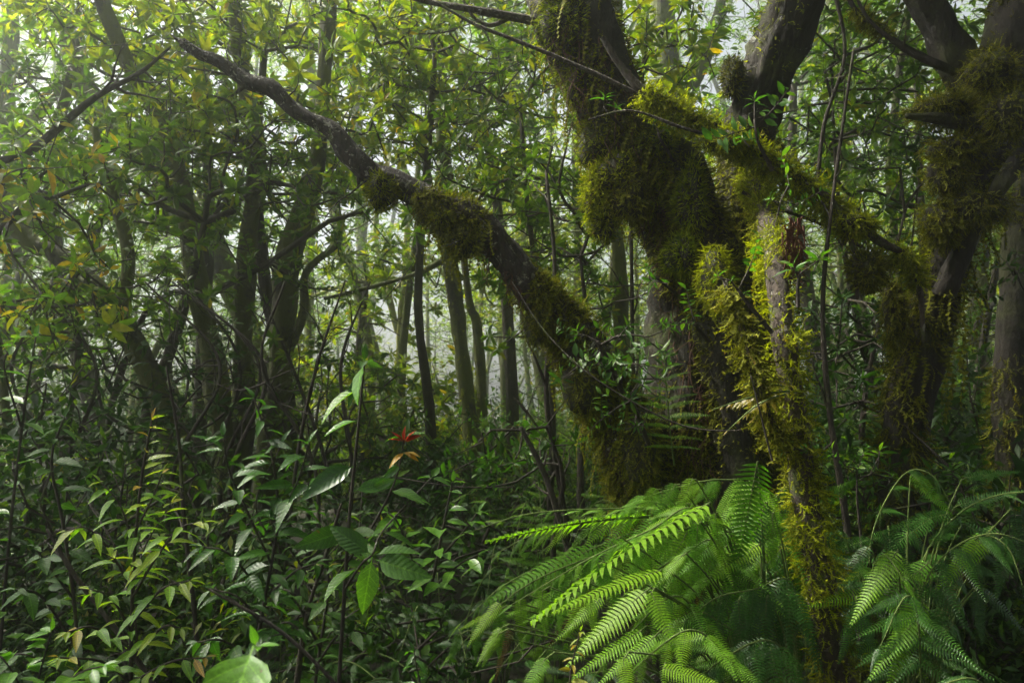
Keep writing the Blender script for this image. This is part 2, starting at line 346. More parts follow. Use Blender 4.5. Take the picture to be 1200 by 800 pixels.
# ------------------------------------------------------------------ branching
def grow(trunk, attach_from, targets, alpha=0.35, step=0.25, jitter=0.12, rtip=0.004, pw=0.45, seed=0, rmax=0.05, sag=0.0):
    """connects every target to the trunk by a branching tree; returns chains [(pts, radii)], tip directions"""
    r = np.random.RandomState(seed)
    trunk = np.asarray(trunk, float)
    pos = [p for p in trunk]; par = [-1] + list(range(len(trunk) - 1)); pl = [0.0] * len(trunk)
    ok = [i >= attach_from for i in range(len(trunk))]
    tg = np.asarray(targets); base = trunk[attach_from:]
    dmin = np.min(np.linalg.norm(tg[:, None] - base[None], axis=2), axis=1)
    order = np.argsort(dmin); cap = 6000
    PA = np.zeros((cap, 3)); CL = np.full(cap, 1e9); n = len(trunk)
    PA[:n] = trunk; CL[:n] = np.where(ok, 0.0, 1e9)
    tips = {}
    for k in order:
        t = tg[k]; c = np.linalg.norm(PA[:n] - t, axis=1) + alpha * CL[:n]
        i = int(np.argmin(c)); a = PA[i].copy(); dist = np.linalg.norm(t - a)
        m = max(1, int(dist / step)); pi_ = par[i]
        pd = nrm(a - PA[pi_]) if pi_ >= 0 else np.array([0, 0, 1.0])
        ctrl = a + pd * dist * 0.35 + r.normal(size=3) * dist * jitter - np.array([0, 0, sag * dist])
        last = i
        for j in range(1, m + 1):
            u = j / m; p = (1 - u) ** 2 * a + 2 * u * (1 - u) * ctrl + u * u * t
            if j < m: p = p + r.normal(size=3) * step * jitter * 0.4
            if n >= cap: break
            PA[n] = p; CL[n] = CL[last] + dist / m; par.append(last); last = n; n += 1
        tips[int(k)] = last
    cnt = np.zeros(n); kids = [[] for _ in range(n)]
    for v in tips.values(): cnt[v] += 1
    for i in range(n - 1, 0, -1):
        if par[i] >= 0: cnt[par[i]] += cnt[i]; kids[par[i]].append(i)
    chains = []
    nt_ = len(trunk)
    def rad(i): return min(rmax, rtip * max(cnt[i], 1) ** pw)
    for i in range(n):
        ks = kids[i]
        if not ks: continue
        ks = sorted(ks, key=lambda j: -cnt[j])
        main = i if i >= nt_ else None
        for q, j in enumerate(ks):
            if j < nt_: continue
            if q == 0 and i >= nt_: continue            # continues its parent's chain
            ch = [i, j]; c = j
            while kids[c]:
                c = max(kids[c], key=lambda z: cnt[z]); ch.append(c)
            rr = [rad(z) for z in ch]; rr[0] = rr[1]
            chains.append((PA[ch], np.array(rr)))
    dirs = np.zeros((len(tg), 3))
    for k, v in tips.items():
        q = par[v] if par[v] >= 0 else v
        dirs[k] = nrm(PA[v] - PA[q] + 1e-6)
    return chains, dirs
def chains_geo(chains, sides=4, g=None):
    g = g or Geo()
    for p, r in chains:
        s = sides + (2 if r[0] > 0.015 else 0)
        if len(p) > 2: p, r = smooth_path(p, r, len(p) * 2 if r[0] > 0.01 else len(p))
        g.tube(p, r, s)
    return g
def cloud(cx, cy, rx, ry, d0, d1, n, clump=0.5, seed=0, k=None):
    """n points in an image-ellipse-wide, d0..d1 deep region of the forest, partly clumped"""
    r = np.random.RandomState(seed + 11); k = k or max(3, n // 14); pts = []
    def one():
        while True:
            a, b = r.uniform(-1, 1, 2)
            if a * a + b * b < 1: return P(cx + a * rx, cy + b * ry, r.uniform(d0, d1))
    cs = [one() for _ in range(k)]
    for i in range(n):
        if r.rand() < clump:
            pts.append(cs[r.randint(k)] + r.normal(size=3) * [0.22, 0.22, 0.12])
        else: pts.append(one())
    return np.array(pts)
def place_sprigs(parent, tg, dirs, meshes, scale=1.0, up=0.6, seed=0, name='leaf_sprig', jit=0.35):
    r = np.random.RandomState(seed + 5); base = np.array(parent.location)
    for p, d in zip(tg, dirs):
        z = nrm(d + np.array([0, 0, up]) + r.normal(size=3) * jit)
        a = nrm(np.cross(z, r.normal(size=3))); b = np.cross(z, a)
        s = scale * r.uniform(0.55, 1.3)
        R = np.stack([a, b, z], -1)
        link(name, meshes[r.randint(len(meshes))], parent, Mat4(R, p - base, s))
def ground_pt(px, d):
    p = P(px, 400, d); p[2] = ground_z(p[0], p[1]); return p
def ground_z(x, y):
    return 0.10 * math.sin(x * 0.7 + 1) * math.cos(y * 0.5) + 0.05 * math.sin(x * 2.1 + y * 1.3)
def shrub(name, label, cat, stem, stem_r, tg, meshes, scale=1.0, group=None, attach=0.4, seed=0, rtip=0.0035, rmax=0.03, alpha=0.35, bark=None, up=0.6, sag=0.0, sides=7, step=0.22):
    """stem polyline in world points; tg = shoot tips"""
    bark = bark or M_twig
    n = 16; pts, rad = smooth_path(stem, stem_r, n)
    t = thing(name, label, cat, pts[0], group)
    g = Geo(); g.tube(pts, rad, sides, rough=0.12, ns=9); part('trunk' if cat == 'tree' else 'stem', g, bark, t)
    ch, dirs = grow(pts, int(n * attach), tg, alpha=alpha, seed=seed, rtip=rtip, rmax=min(rmax, rad[-1] * 1.1), sag=sag, step=step)
    part('branches', chains_geo(ch), bark, t)
    place_sprigs(t, tg, dirs, meshes, scale, up, seed)
    return t

# ------------------------------------------------------------------ ground
def build_ground():
    g = Geo(); 
    xs = np.concatenate([np.linspace(-60, -12, 13)[:-1], np.linspace(-12, 12, 61), np.linspace(12, 60, 13)[1:]])
    ys = np.concatenate([np.linspace(-30, -4, 8)[:-1], np.linspace(-4, 20, 61), np.linspace(20, 90, 15)[1:]])
    X, Y = np.meshgrid(xs, ys); 
    Z = 0.10 * np.sin(X * 0.7 + 1) * np.cos(Y * 0.5) + 0.05 * np.sin(X * 2.1 + Y * 1.3)
    v = np.stack([X, Y, Z], -1).reshape(-1, 3); nx = len(xs)
    i = np.arange(len(ys) - 1)[:, None] * nx; j = np.arange(nx - 1)[None]
    g.add(v, np.stack([i + j, i + j + 1, i + nx + j + 1, i + nx + j], -1).reshape(-1, 4))
    m, nt, N, L = new_mat('forest_floor')
    tc = N('ShaderNodeTexCoord'); n1 = N('ShaderNodeTexNoise', Scale=9.0, Detail=8.0, Roughness=0.7); L(tc.outputs['Object'], n1.inputs['Vector'])
    cr = N('ShaderNodeValToRGB'); ramp(cr, [(0.3, (0.010, 0.007, 0.004)), (0.5, (0.022, 0.015, 0.008)), (0.62, (0.018, 0.026, 0.006)), (0.75, (0.04, 0.03, 0.014))])
    L(n1.outputs['Fac'], cr.inputs[0]); bs = N('ShaderNodeBsdfPrincipled', Roughness=0.9); L(cr.outputs[0], bs.inputs['Base Color'])
    bp = N('ShaderNodeBump', Strength=1.0, Distance=0.05); L(n1.outputs['Fac'], bp.inputs['Height']); L(bp.outputs[0], bs.inputs['Normal'])
    o = N('ShaderNodeOutputMaterial'); L(bs.outputs[0], o.inputs['Surface'])
    o = link('ground', g.mesh('ground', m)); tag(o, 'dark damp forest floor under the undergrowth', 'ground', kind='structure')
build_ground()

# ground cover: countless small leaves on the forest floor
def ground_cover():
    r = np.random.RandomState(21); N_ = 26000
    x = r.uniform(-14, 14, N_); y = 1.2 + r.rand(N_) ** 1.3 * 22
    keep = np.abs(x) < y * 0.85 + 0.8; x, y = x[keep], y[keep]; n = len(x)
    h = np.clip(noise(np.stack([x, y, 0 * x], -1), 0.9) * 0.25 + 0.22, 0.03, 0.6)
    z = np.array([ground_z(a, b) for a, b in zip(x, y)]) + r.rand(n) * h
    d = r.normal(size=(n, 3)); d[:, 2] = np.abs(d[:, 2]) * 0.3 - 0.1
    B = basis(d, np.tile([0, 0, 1.0], (n, 1)) + r.normal(size=(n, 3)) * 0.4) * r.uniform(0.05, 0.12, n)[:, None, None]
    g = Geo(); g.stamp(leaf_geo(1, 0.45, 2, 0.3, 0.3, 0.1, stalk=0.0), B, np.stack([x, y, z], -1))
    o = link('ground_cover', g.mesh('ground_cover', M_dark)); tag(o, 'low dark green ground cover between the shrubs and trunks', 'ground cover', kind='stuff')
ground_cover()

# ------------------------------------------------------------------ crowns shared by the taller trees
def crown_variant(seed, R=2.6, H=2.2, ncl=95, per=42, L=0.10, flat=1.0, mat=None):
    r = np.random.RandomState(seed); tg = []
    while len(tg) < ncl:
        a = r.uniform(-1, 1, 3)
        q = np.linalg.norm(a)
        if 0.35 < q < 1: tg.append([a[0] * R, a[1] * R, H * 0.45 + a[2] * H])
    tg = np.array(tg)
    trunk = np.array([[0, 0, -1.0], [0, 0, -0.5], [0.03, 0, 0], [0, 0.05, H * 0.3], [0.05, 0, H * 0.7]])
    ch, dirs = grow(trunk, 1, tg, alpha=0.4, step=0.35, rtip=0.008, rmax=0.06, seed=seed)
    br = chains_geo(ch, 3)
    br.tube(trunk[2:], [0.07, 0.05, 0.03], 6)
    g = Geo(); n = ncl * per
    c = np.repeat(tg, per, 0); off = r.normal(size=(n, 3)) * [0.26, 0.26, 0.13]
    # rosettes: groups of leaves share a centre
    ros = np.repeat(r.normal(size=(n // 6 + 1, 3)) * [0.28, 0.28, 0.15], 6, 0)[:n]
    c = c + ros; d = r.normal(size=(n, 3)); d[:, 2] = d[:, 2] * 0.35 - 0.05; d = nrm(d)
    B = basis(d, np.tile([0, 0, 1.0], (n, 1)) + r.normal(size=(n, 3)) * 0.45) * (L * r.uniform(0.7, 1.3, n))[:, None, None]
    g.stamp(LEAF_LOW, B, c)
    return br.mesh('branches', M_barkG), g.mesh('foliage', mat or M_canopy)
CROWNS = [crown_variant(s) for s in (31, 32, 33)] + [crown_variant(34, 2.6, 2.2, 110, 46, 0.11, mat=M_backlit)]
DENSE = [crown_variant(41, 3.2, 1.3, 170, 70, 0.11), crown_variant(42, 3.2, 1.3, 170, 70, 0.11, mat=M_dark)]

def crown_on(t, p, scale=1.0, var=0, rot=0.0, dense=False, zs=1.0):
    br, fo = (DENSE if dense else CROWNS)[var % (2 if dense else 4)]
    loc = Vector([float(a) for a in p]) - t.location
    for nm, me in (('branches', br), ('foliage', fo)):
        o = link(nm, me, t); o.location = loc; o.rotation_euler = (0, 0, rot); o.scale = (scale, scale, scale * zs)
        if nm == 'foliage': o['kind'] = 'stuff'; o.name = 'crown'

def tree(label, pix, d, wpx, top=None, cs=0.6, var=0, bark=None, group=None, crowns=1, name='forest_tree', to_ground=True, rough=0.1, moss=0, limbs=()):
    """trunk through photograph pixels at depth d (number or list), continued to the ground and up to height top"""
    ds = d if isinstance(d, (list, tuple)) else [d] * len(pix)
    pts = [P(a, b, q) for (a, b), q in zip(pix, ds)]; rad = [W(x, q) / 2 for x, q in zip(wpx, ds)]
    # pix runs from bottom to top
    if to_ground:
        low = pts[0]; dn = nrm(pts[0] - pts[1]); z0 = ground_z(low[0], low[1])
        if low[2] > z0 + 0.1:
            k = low[2] - z0
            b = np.array([low[0] + dn[0] * k * 0.3, low[1] + dn[1] * k * 0.3, z0 - 0.05])
            pts = [b] + pts; rad = [rad[0] * 1.35] + rad
    if top is not None and pts[-1][2] < top:
        u = nrm(pts[-1] - pts[-2]); u = nrm(u + [0, 0, 0.4]); k = top - pts[-1][2]
        pts.append(pts[-1] + u * k); rad.append(rad[-1] * 0.7)
    pp, rr = smooth_path(pts, np.array(rad) * .7, 60); sd_ = len(bpy.data.objects)
    uu = np.linspace(0, 1, 60); wob = .07 + .004 * pp[0][1]
    pp[:, 0] += wob * (noise(np.stack([uu * 5, uu * 0 + sd_, uu * 0], -1), 1.0)) * np.minimum(1, uu * 6); pp[:, 1] += wob * noise(np.stack([uu * 5, uu * 0, uu * 0 + sd_], -1), 1.0)
    t = thing(name, label, 'tree', pp[0], group)
    g = Geo(); g.tube(pp, rr, 16, rough=rough * 1.5, ns=5, flute=0.05, seed=sd_, ridge=.12)
    part('trunk', g, bark or M_barkG, t)
    if moss:
        gm = Geo(); moss_on(gm, pp, rr, moss, FRILL_S, 0.05, seed=len(pp), mask=lambda u, th, p: noise(p, 1.3) > -0.1)
        part('moss', gm, M_moss, t, 'stuff')
    for lp, lw in limbs:
        q = [P(*a) for a in lp]; a, b = smooth_path(q, [W(x, s[2]) / 2 for x, s in zip(lw, lp)], 18)
        gl = Geo(); gl.tube(a, b, 7, rough=0.12); part('limb', gl, bark or M_barkG, t)
    r = random.Random(len(bpy.data.objects))
    for k in range(crowns):
        p = pp[-1] + (np.array([r.uniform(-1.5, 1.5), r.uniform(-1.5, 1.5), r.uniform(-1.5, 0)]) if k else 0)
        crown_on(t, p, cs * r.uniform(0.9, 1.1), var + k, r.uniform(0, 6))
    return t

# ------------------------------------------------------------------ moss
def finger_geo(n=3, w=0.10):
    g = Geo(); t = np.linspace(0, 1, n + 1); 
    pts = np.stack([0 * t, t, 0.25 * t ** 2], -1); g.tube(pts, w * (1 - t * 0.85), 3, cap=False); return g
def frill_geo(seed=1, n=6, sl=0.32, w=0.035):
    """feathery moss strand along +Y with alternating leaflets"""
    r = np.random.RandomState(seed); g = Geo()
    t = np.linspace(0, 1, n + 1); x = 0.08 * np.sin(t * 5 + seed); z = 0.1 * np.sin(t * 4 + seed * 2)
    c = np.stack([x, t, z], -1)
    v = np.concatenate([c - [w, 0, 0], c + [w, 0, 0]]); i = np.arange(n)
    g.add(v, np.stack([i, i + n + 1, i + n + 2, i + 1], -1))
    for k in range(1, n + 1):
        for s in (-1, 1):
            L = sl * (1.1 - 0.7 * k / n) * r.uniform(0.6, 1.2); a = c[k]
            e = a + np.array([s * L, L * 0.6, r.uniform(-0.4, 0.4) * L]); 
            g.add([a, a + [0, 0.07, 0], e], None, [[0, 1, 2]])
    return g
FINGER = finger_geo(); FRILL = frill_geo(); FRILL_S = frill_geo(2, 4, 0.4, 0.05); WISP = frill_geo(3, 12, 0.10, 0.010)
def clumpy(th0, f=6.5): return lambda u, th, p: noise(p, f) + .5 * noise(p, f * 2.3) > th0
def moss_on(g, pts, rad, n, tpl, L, seed=0, mask=None, down=0.6, out=1.0, push=0.0, lj=0.5, u0=0, u1=1, rand=0.6, lump=0.0):
    """scatters moss strands over a tube"""
    r = np.random.RandomState(seed + 91)
    T, U, V = frames(pts); m = len(pts)
    u = r.uniform(u0, u1, n) * (m - 1); i = np.minimum(u.astype(int), m - 2); f = (u - i)[:, None]; th = r.uniform(0, 2 * pi, n)
    c = pts[i] * (1 - f) + pts[i + 1] * f; rr = rad[i] * (1 - f[:, 0]) + rad[i + 1] * f[:, 0]
    nn = nrm(U[i] * np.cos(th)[:, None] + V[i] * np.sin(th)[:, None])
    p = c + nn * (rr * 0.97 + push)[:, None]
    if lump:
        p = p + nn * (lump * np.clip(noise(p, 7) + .5 * noise(p, 15), -.6, 1.6))[:, None]
    if mask is not None:
        k = mask(u / (m - 1), th, p); p, nn = p[k], nn[k]
    n = len(p)
    if not n: return
    d = nrm(nn * out + np.array([0, 0, -down]) + r.normal(size=(n, 3)) * rand)
    B = basis(d, nn + r.normal(size=(n, 3)) * 0.3 + 1e-3) * (L * r.uniform(1 - lj, 1 + lj, n))[:, None, None]
    g.stamp(tpl, B, p)
def moss_blob(g, c, R, n, tpl, L, seed=0, down=0.3, out=1.0, core=None):
    """a cushion of moss: a lumpy core and strands all over it"""
    r = np.random.RandomState(seed + 17); c = np.asarray(c); R = np.asarray(R)
    nn = nrm(r.normal(size=(n, 3))); lump = 1 + 0.22 * noise(nn * 1.0 + c, 2.2) + .12 * noise(nn + c, 6)
    p = c + nn * R * lump[:, None] * r.uniform(.72, 1.0, n)[:, None]
    d = nrm(nn * out + np.array([0, 0, -down]) + r.normal(size=(n, 3)) * 0.75)
    B = basis(d, nn + r.normal(size=(n, 3)) * 0.3) * (L * r.uniform(0.4, 1.3, n))[:, None, None]
    g.stamp(tpl, B, p)
    if core is not None:
        th = np.linspace(0, pi, 9)[1:-1]; ph = np.linspace(0, 2 * pi, 12, endpoint=False)
        dd = np.stack([np.sin(th)[:, None] * np.cos(ph), np.sin(th)[:, None] * np.sin(ph), np.cos(th)[:, None] + 0 * ph], -1)
        lm = 1 + 0.25 * noise(dd + c, 2.2)
        v = c + dd * R * lm[..., None] * 0.9
        i = np.arange(6)[:, None] * 12; j = np.arange(12)[None]; j2 = (j + 1) % 12
        core.add(v.reshape(-1, 3), np.stack([i + j, i + j2, i + 12 + j2, i + 12 + j], -1).reshape(-1, 4))

# ================================================================== the great mossy tree, right of centre
def pw(pix):                       # [(px,py,d,width_px)] -> points, radii
    return [P(a, b, d) for a, b, d, _ in pix], [W(w_, d) / 2 for _, _, d, w_ in pix]
def moss_mask(f, th0, seed=0):
    return lambda u, th, p: noise(p + seed, f) > th0

def great_tree():
    main, mr = pw([(812, 868, 3.6, 230), (806, 740, 3.55, 170), (808, 620, 3.5, 140), (822, 510, 3.5, 112), (828, 420, 3.5, 94), (822, 350, 3.5, 82), (808, 295, 3.5, 82), (786, 240, 3.5, 84),
                   (752, 190, 3.5, 84), (725, 140, 3.5, 80), (706, 95, 3.5, 76), (682, 40, 3.5, 82), (660, -60, 3.5, 80), (640, -300, 3.6, 70)])
    t = thing('mossy_tree', 'largest tree, right of centre, shaggy with bright moss, a broken limb reaching up left', 'tree', main[0] )
    mp, mrr = smooth_path(main, mr, 90)
    g = Geo(); g.tube(mp, mrr, 48, rough=0.13, ns=5, flute=0.10, seed=2, ridge=.14)
    g2, r2 = pw([(862, 700, 3.45, 90), (866, 600, 3.4, 82), (862, 500, 3.35, 72), (850, 400, 3.32, 62), (832, 310, 3.32, 58), (812, 240, 3.35, 56), (788, 190, 3.4, 50), (762, 168, 3.45, 30)])
    sp, srr = smooth_path(g2, r2, 60); g.tube(sp, srr, 32, rough=0.18, ns=6, flute=0.08, seed=5, ridge=.14)
    part('trunk', g, M_mossbase, t)
    # leaning stem with pale lichen
    cpts, cr_ = pw([(845, 640, 3.75, 100), (858, 520, 3.75, 92), (866, 400, 3.75, 76), (868, 300, 3.7, 66), (872, 215, 3.7, 60), (888, 130, 3.7, 60), (922, 30, 3.7, 68), (955, -60, 3.7, 66), (1000, -260, 3.8, 52)])
    cp, crr = smooth_path(cpts, cr_, 70); g = Geo(); g.tube(cp, crr, 40, rough=0.13, ns=7, seed=3, ridge=.22)
    part('limb', g, M_barkL if False else M_stemC, t, label='dark leaning stem with a pale lichen patch near the top')
    # the broken limb reaching to the upper left
    bpts, br_ = pw([(785, 660, 3.5, 92), (748, 545, 3.42, 70), (706, 452, 3.36, 56), (660, 378, 3.32, 46), (628, 346, 3.3, 42), (596, 300, 3.3, 40), (556, 262, 3.3, 36), (516, 246, 3.3, 31), (478, 220, 3.3, 29), (440, 206, 3.3, 26), (412, 182, 3.3, 24),
                    (388, 152, 3.3, 20), (346, 130, 3.3, 18), (318, 104, 3.3, 18), (290, 96, 3.3, 17), (256, 72, 3.3, 14), (234, 64, 3.3, 13), (214, 50, 3.3, 11)])
    def tuft(u): return np.max([np.exp(-((u - c) / w_) ** 2) for c, w_ in ((.68, .03), (.57, .035), (.42, .04), (.35, .04), (.15, .16))], axis=0)
    bp, brr = smooth_path(bpts, br_, 110); g = Geo(); g.tube(bp, brr, 28, rough=0.16, ns=9, seed=9, ridge=.16)
    # splintered end
    e = bp[-1]; r = np.random.RandomState(5)
    for u in (34, 46, 60, 70, 75, 84, 92, 101):                  # side twigs on the bare limb
        d = nrm([r.normal() * .5, r.normal() * .4, r.choice([-1, 1]) * .8]); L = r.uniform(.1, .45); q = bp[u]; ps = [q]
        for j in range(6): d = nrm(d + r.normal(size=3) * .22); ps.append(ps[-1] + d * L / 6)
        g.tube(ps, np.linspace(.006, .0012, 7), 4)
    for k in range(6):
        d = nrm(bp[-1] - bp[-4]) * r.uniform(0.02, 0.07) + r.normal(size=3) * 0.006
        g.tube([e + r.normal(size=3) * 0.006, e + d * 0.6 + r.normal(size=3) * 0.004, e + d], [0.008, 0.006, 0.001], 4)
    for u, dx, L in ((30, 1, .05), (52, -1, .07), (66, 1, .05), (78, -1, .06), (88, 1, .04), (98, -1, .05)):     # knots and snapped twigs
        c = bp[u]; d = nrm([r.normal() * .4, r.normal() * .5, dx]) * (brr[u] + L)
        g.tube([c, c + d * .7, c + d], [0.014, 0.010, 0.006], 6)
    part('broken_limb', g, M_barkB, t, label='long bare limb with a snapped tip')
    # mossy branch crossing to the lower right, and slim upper branches
    epts, er_ = pw([(706, 44, 3.12, 7), (728, 78, 3.12, 10), (760, 112, 3.1, 13), (815, 140, 3.08, 16), (862, 166, 3.05, 17), (925, 205, 3.02, 17), (985, 250, 3.0, 15), (1035, 285, 3.0, 12), (1062, 300, 3.0, 8), (1078, 340, 3.0, 6), (1082, 400, 3.0, 5)])
    ep, err = smooth_path(epts, er_, 60); g = Geo(); g.tube(ep, err, 9, rough=0.15, ns=14)
    part('branch', g, M_barkL, t, label='slim lichened branch crossing in front of the stems')
    for q in ([(655, 30, 3.5, 12), (600, 20, 3.45, 10), (545, 10, 3.4, 8), (500, 2, 3.4, 7), (440, -14, 3.4, 5)],
              [(742, 108, 3.1, 7), (700, 88, 3.1, 6), (650, 66, 3.1, 5), (600, 46, 3.1, 4.5), (555, 28, 3.1, 4), (505, 0, 3.1, 3)],
              [(600, 20, 3.45, 6), (575, 30, 3.45, 5), (555, 20, 3.45, 4), (540, -5, 3.45, 3)],
              [(862, 166, 3.05, 5), (800, 150, 3.0, 4), (740, 130, 3.0, 3), (690, 140, 3.0, 2)],
              [(940, 215, 3.0, 9), (975, 235, 2.95, 7), (1000, 290, 2.95, 6), (1005, 350, 2.95, 5)]):
        a, b = pw(q); a, b = smooth_path(a, b, 26); g = Geo(); g.tube(a, b, 7, rough=0.12, ns=20); part('branch', g, M_barkL, t)
    # hanging reddish root fibres under the moss
    g = Geo()
    for k in range(330):
        i = r.randint(24, 66); u = r.uniform(-1.2, 1.9); c = mp[i]
        T = nrm(mp[i + 1] - mp[i]); n_ = nrm([math.sin(u) , -math.cos(u), 0.0]); s = c + n_ * mrr[i] * r.uniform(0.98, 1.1)
        L = r.uniform(.12, .45); pts = [s + np.array([r.normal() * .012 * j, r.normal() * .012, -L * j / 5]) + n_ * 0.01 * j for j in range(6)]
        g.tube(pts, np.linspace(r.uniform(.002, .006), .001, 6), 3)
    for k in range(160):
        i = r.randint(18, 60); c = bp[i]; s = c + np.array([r.normal() * brr[i] * .4, -brr[i] * .7, -brr[i] * .4]); L = r.uniform(.04, .2)
        pts = [s + np.array([r.normal() * .008 * j, r.normal() * .006 * j, -L * j / 4]) for j in range(5)]
        g.tube(pts, np.linspace(.003, .001, 5), 3)
    part('hanging_roots', g, M_root, t, 'stuff')
    # moss: bright finger moss on the upper trunk, shaggy strands below
    g = Geo(); left = lambda u, th, p: (noise(p, 2.6) > -0.35)
    up_ = lambda f, lo, hi: (lambda u, th, p: (u > lo) & (u < hi) & (noise(p, f) > -0.30) & ~((noise(p + 4, 2.0) > 0.45)))
    def m_main(u, th, p):        # the right flank of the upper stem stays bare and dark
        xr = (p - np.array([np.interp(u, np.linspace(0, 1, 90), mp[:, k]) for k in range(3)]).T)[:, 0] / np.interp(u, np.linspace(0, 1, 90), mrr)
        bare = (u > 0.56) & (xr > 0.10 + 0.25 * noise(p, 3.0))
        return ~bare & (noise(p, 3.1) > -0.45)
    mc = lambda u, th, p: m_main(u, th, p) & (noise(p, 6.5) + .5 * noise(p, 15) > .0)
    moss_on(g, mp, mrr, 24000, FINGER, 0.023, 1, mc, down=0.5, u0=0.42, u1=0.92, lump=.03)
    moss_on(g, mp, mrr, 3000, FRILL, 0.06, 11, mc, down=1.0, u0=0.5, u1=0.9, lump=.03)
    moss_on(g, sp, srr, 16000, FINGER, 0.023, 2, clumpy(-.05), down=0.4, u0=0.35, u1=1, lump=.03)
    part('moss', g, M_mossg, t, 'stuff', label='bright green finger moss')
    g = Geo()
    moss_on(g, mp, mrr, 9000, FRILL, 0.055, 3, clumpy(.1, 5), down=1.1, u0=0.12, u1=0.62, lump=.03)
    moss_on(g, sp, srr, 7000, FRILL, 0.055, 4, clumpy(.1, 5), down=1.2, u0=0.0, u1=0.8, lump=.03)
    for q_, r_, n_, a_, b_ in ((mp, mrr, 650, .15, .8), (sp, srr, 420, .1, .95), (bp, brr, 420, .05, .6), (cp, crr, 160, .1, .6)): moss_on(g, q_, r_, n_, WISP, .16, 35 + n_, clumpy(.1, 3), down=3.0, u0=a_, u1=b_, rand=.3)
    moss_on(g, cp, crr, 2600, FRILL, 0.06, 5, moss_mask(3.0, 0.0, 1), down=0.9, u0=0.1, u1=0.52)
    moss_on(g, bp, brr, 8000, FRILL, 0.05, 6, lambda u, th, p: noise(p, 6) > .95 - 1.5 * tuft(u), down=0.8, u0=0.05, u1=0.66)
    moss_on(g, bp, brr, 4500, FRILL_S, 0.035, 16, lambda u, th, p: noise(p, 5) > .8 - 1.1 * tuft(u), down=0.6, u0=0.05, u1=0.72)
    moss_on(g, mp, mrr, 9000, FRILL_S, 0.045, 31, None, down=1.0, u0=0.12, u1=0.95)
    moss_on(g, sp, srr, 6000, FRILL_S, 0.045, 32, None, down=1.0)
    part('moss', g, M_mossb, t, 'stuff', label='shaggy olive brown moss strands')
    g = Geo()
    moss_on(g, ep, err, 3000, FRILL, 0.050, 7, lambda u, th, p: noise(p, 2.4) > -0.15, down=0.7, u0=0.15, u1=0.88)
    moss_on(g, bp, brr, 2600, FINGER, 0.030, 8, lambda u, th, p: noise(p, 6) > .8 - 1.2 * tuft(u), down=0.2, u0=0.15, u1=0.64)
    moss_on(g, cp, crr, 2200, FRILL_S, .03, 18, clumpy(.35, 6), down=.5, u0=.4, u1=1)
    part('moss', g, M_moss, t, 'stuff', label='yellow green moss along the branches')
    # cushions
    def cushion(c, R, n, L, mat, tpl=FINGER, down=0.3, label=None, seed=0):
        R = np.array(R) * .86; L *= .8
        k = Geo(); g = Geo(); moss_blob(g, c, R, n, tpl, L, seed, down, 1.0, k); k2 = Geo(); k2.join(k, 0); k2.join(g, 1)
        part('moss_cushion', k2, [M_mossbase, mat], t, label=label)
    cushion(P(662, 28, 3.42), (.15, .16, .17), 2600, .034, M_mossg, seed=1, label='round cushion of moss at the top of the trunk')
    cushion(P(690, 96, 3.42), (.13, .14, .12), 1500, .032, M_mossg, seed=2)
    cushion(P(700, 160, 3.42), (.10, .13, .17), 1300, .034, M_moss, seed=3)
    cushion(P(722, 205, 3.36), (.13, .14, .13), 2000, .034, M_moss, seed=4)
    cushion(P(772, 168, 3.34), (.13, .12, .07), 1900, .032, M_mossg, seed=5)
    cushion(P(700, 225, 3.36), (.06, .08, .16), 1300, .05, M_moss, down=.8, tpl=FRILL, seed=26)
    cushion(P(740, 225, 3.3), (.10, .08, .16), 1300, .05, M_mossb, down=1.0, tpl=FRILL, seed=27)
    cushion(P(708, 258, 3.35), (.06, .09, .12), 1100, .036, M_moss, seed=6, label='yellow cushion hanging from the left flank')
    cushion(P(812, 232, 3.25), (.085, .09, .19), 2300, .034, M_mossg, seed=7)
    cushion(P(800, 300, 3.22), (.09, .10, .11), 1500, .036, M_mossg, seed=8, label='brightest lime green cushion on the trunk')
    cushion(P(446, 222, 3.27), (.085, .09, .095), 1500, .030, M_moss, down=.5, seed=9, label='shaggy olive cushion on the outer part of the broken limb')
    cushion(P(545, 286, 3.25), (.085, .09, .07), 1300, .030, M_mossb, down=.5, seed=10)
    cushion(P(516, 256, 3.24), (.06, .07, .04), 600, .030, M_moss, down=.6, seed=11)
    cushion(P(632, 382, 3.24), (.07, .07, .10), 1200, .034, M_mossb, down=.8, tpl=FRILL, seed=12)
    cushion(P(858, 92, 3.62), (.055, .08, .11), 1100, .032, M_mossb, down=.2, seed=13, label='brown cushion on the leaning stem')
    cushion(P(684, 452, 3.25), (.10, .10, .15), 900, .05, M_mossb, down=1.0, tpl=FRILL, seed=14)
    cushion(P(850, 165, 3.0), (.11, .08, .05), 700, .045, M_moss, down=.8, tpl=FRILL, seed=15)
    cushion(P(752, 520, 3.25), (.10, .10, .22), 1100, .055, M_mossb, down=1.2, tpl=FRILL, seed=16)
    cushion(P(840, 330, 3.0), (.07, .07, .16), 900, .045, M_moss, down=1.0, tpl=FRILL, seed=17)
    cushion(P(1000, 262, 2.95), (.10, .07, .05), 700, .045, M_moss, down=.9, tpl=FRILL, seed=18)
    cushion(P(1018, 316, 2.95), (.075, .07, .10), 1100, .04, M_mossb, down=.4, tpl=FRILL_S, seed=19, label='ball of moss hanging from the crossing branch')
    for k, p in enumerate((mp[-1] + [1.5, -1.2, .2], mp[-1] + [1.2, -3.2, .5], cp[-1] + [1.4, .4, .2])):
        crown_on(t, p + np.array([0, 0, 0.6]), 0.9, k, k * 1.7, dense=True)
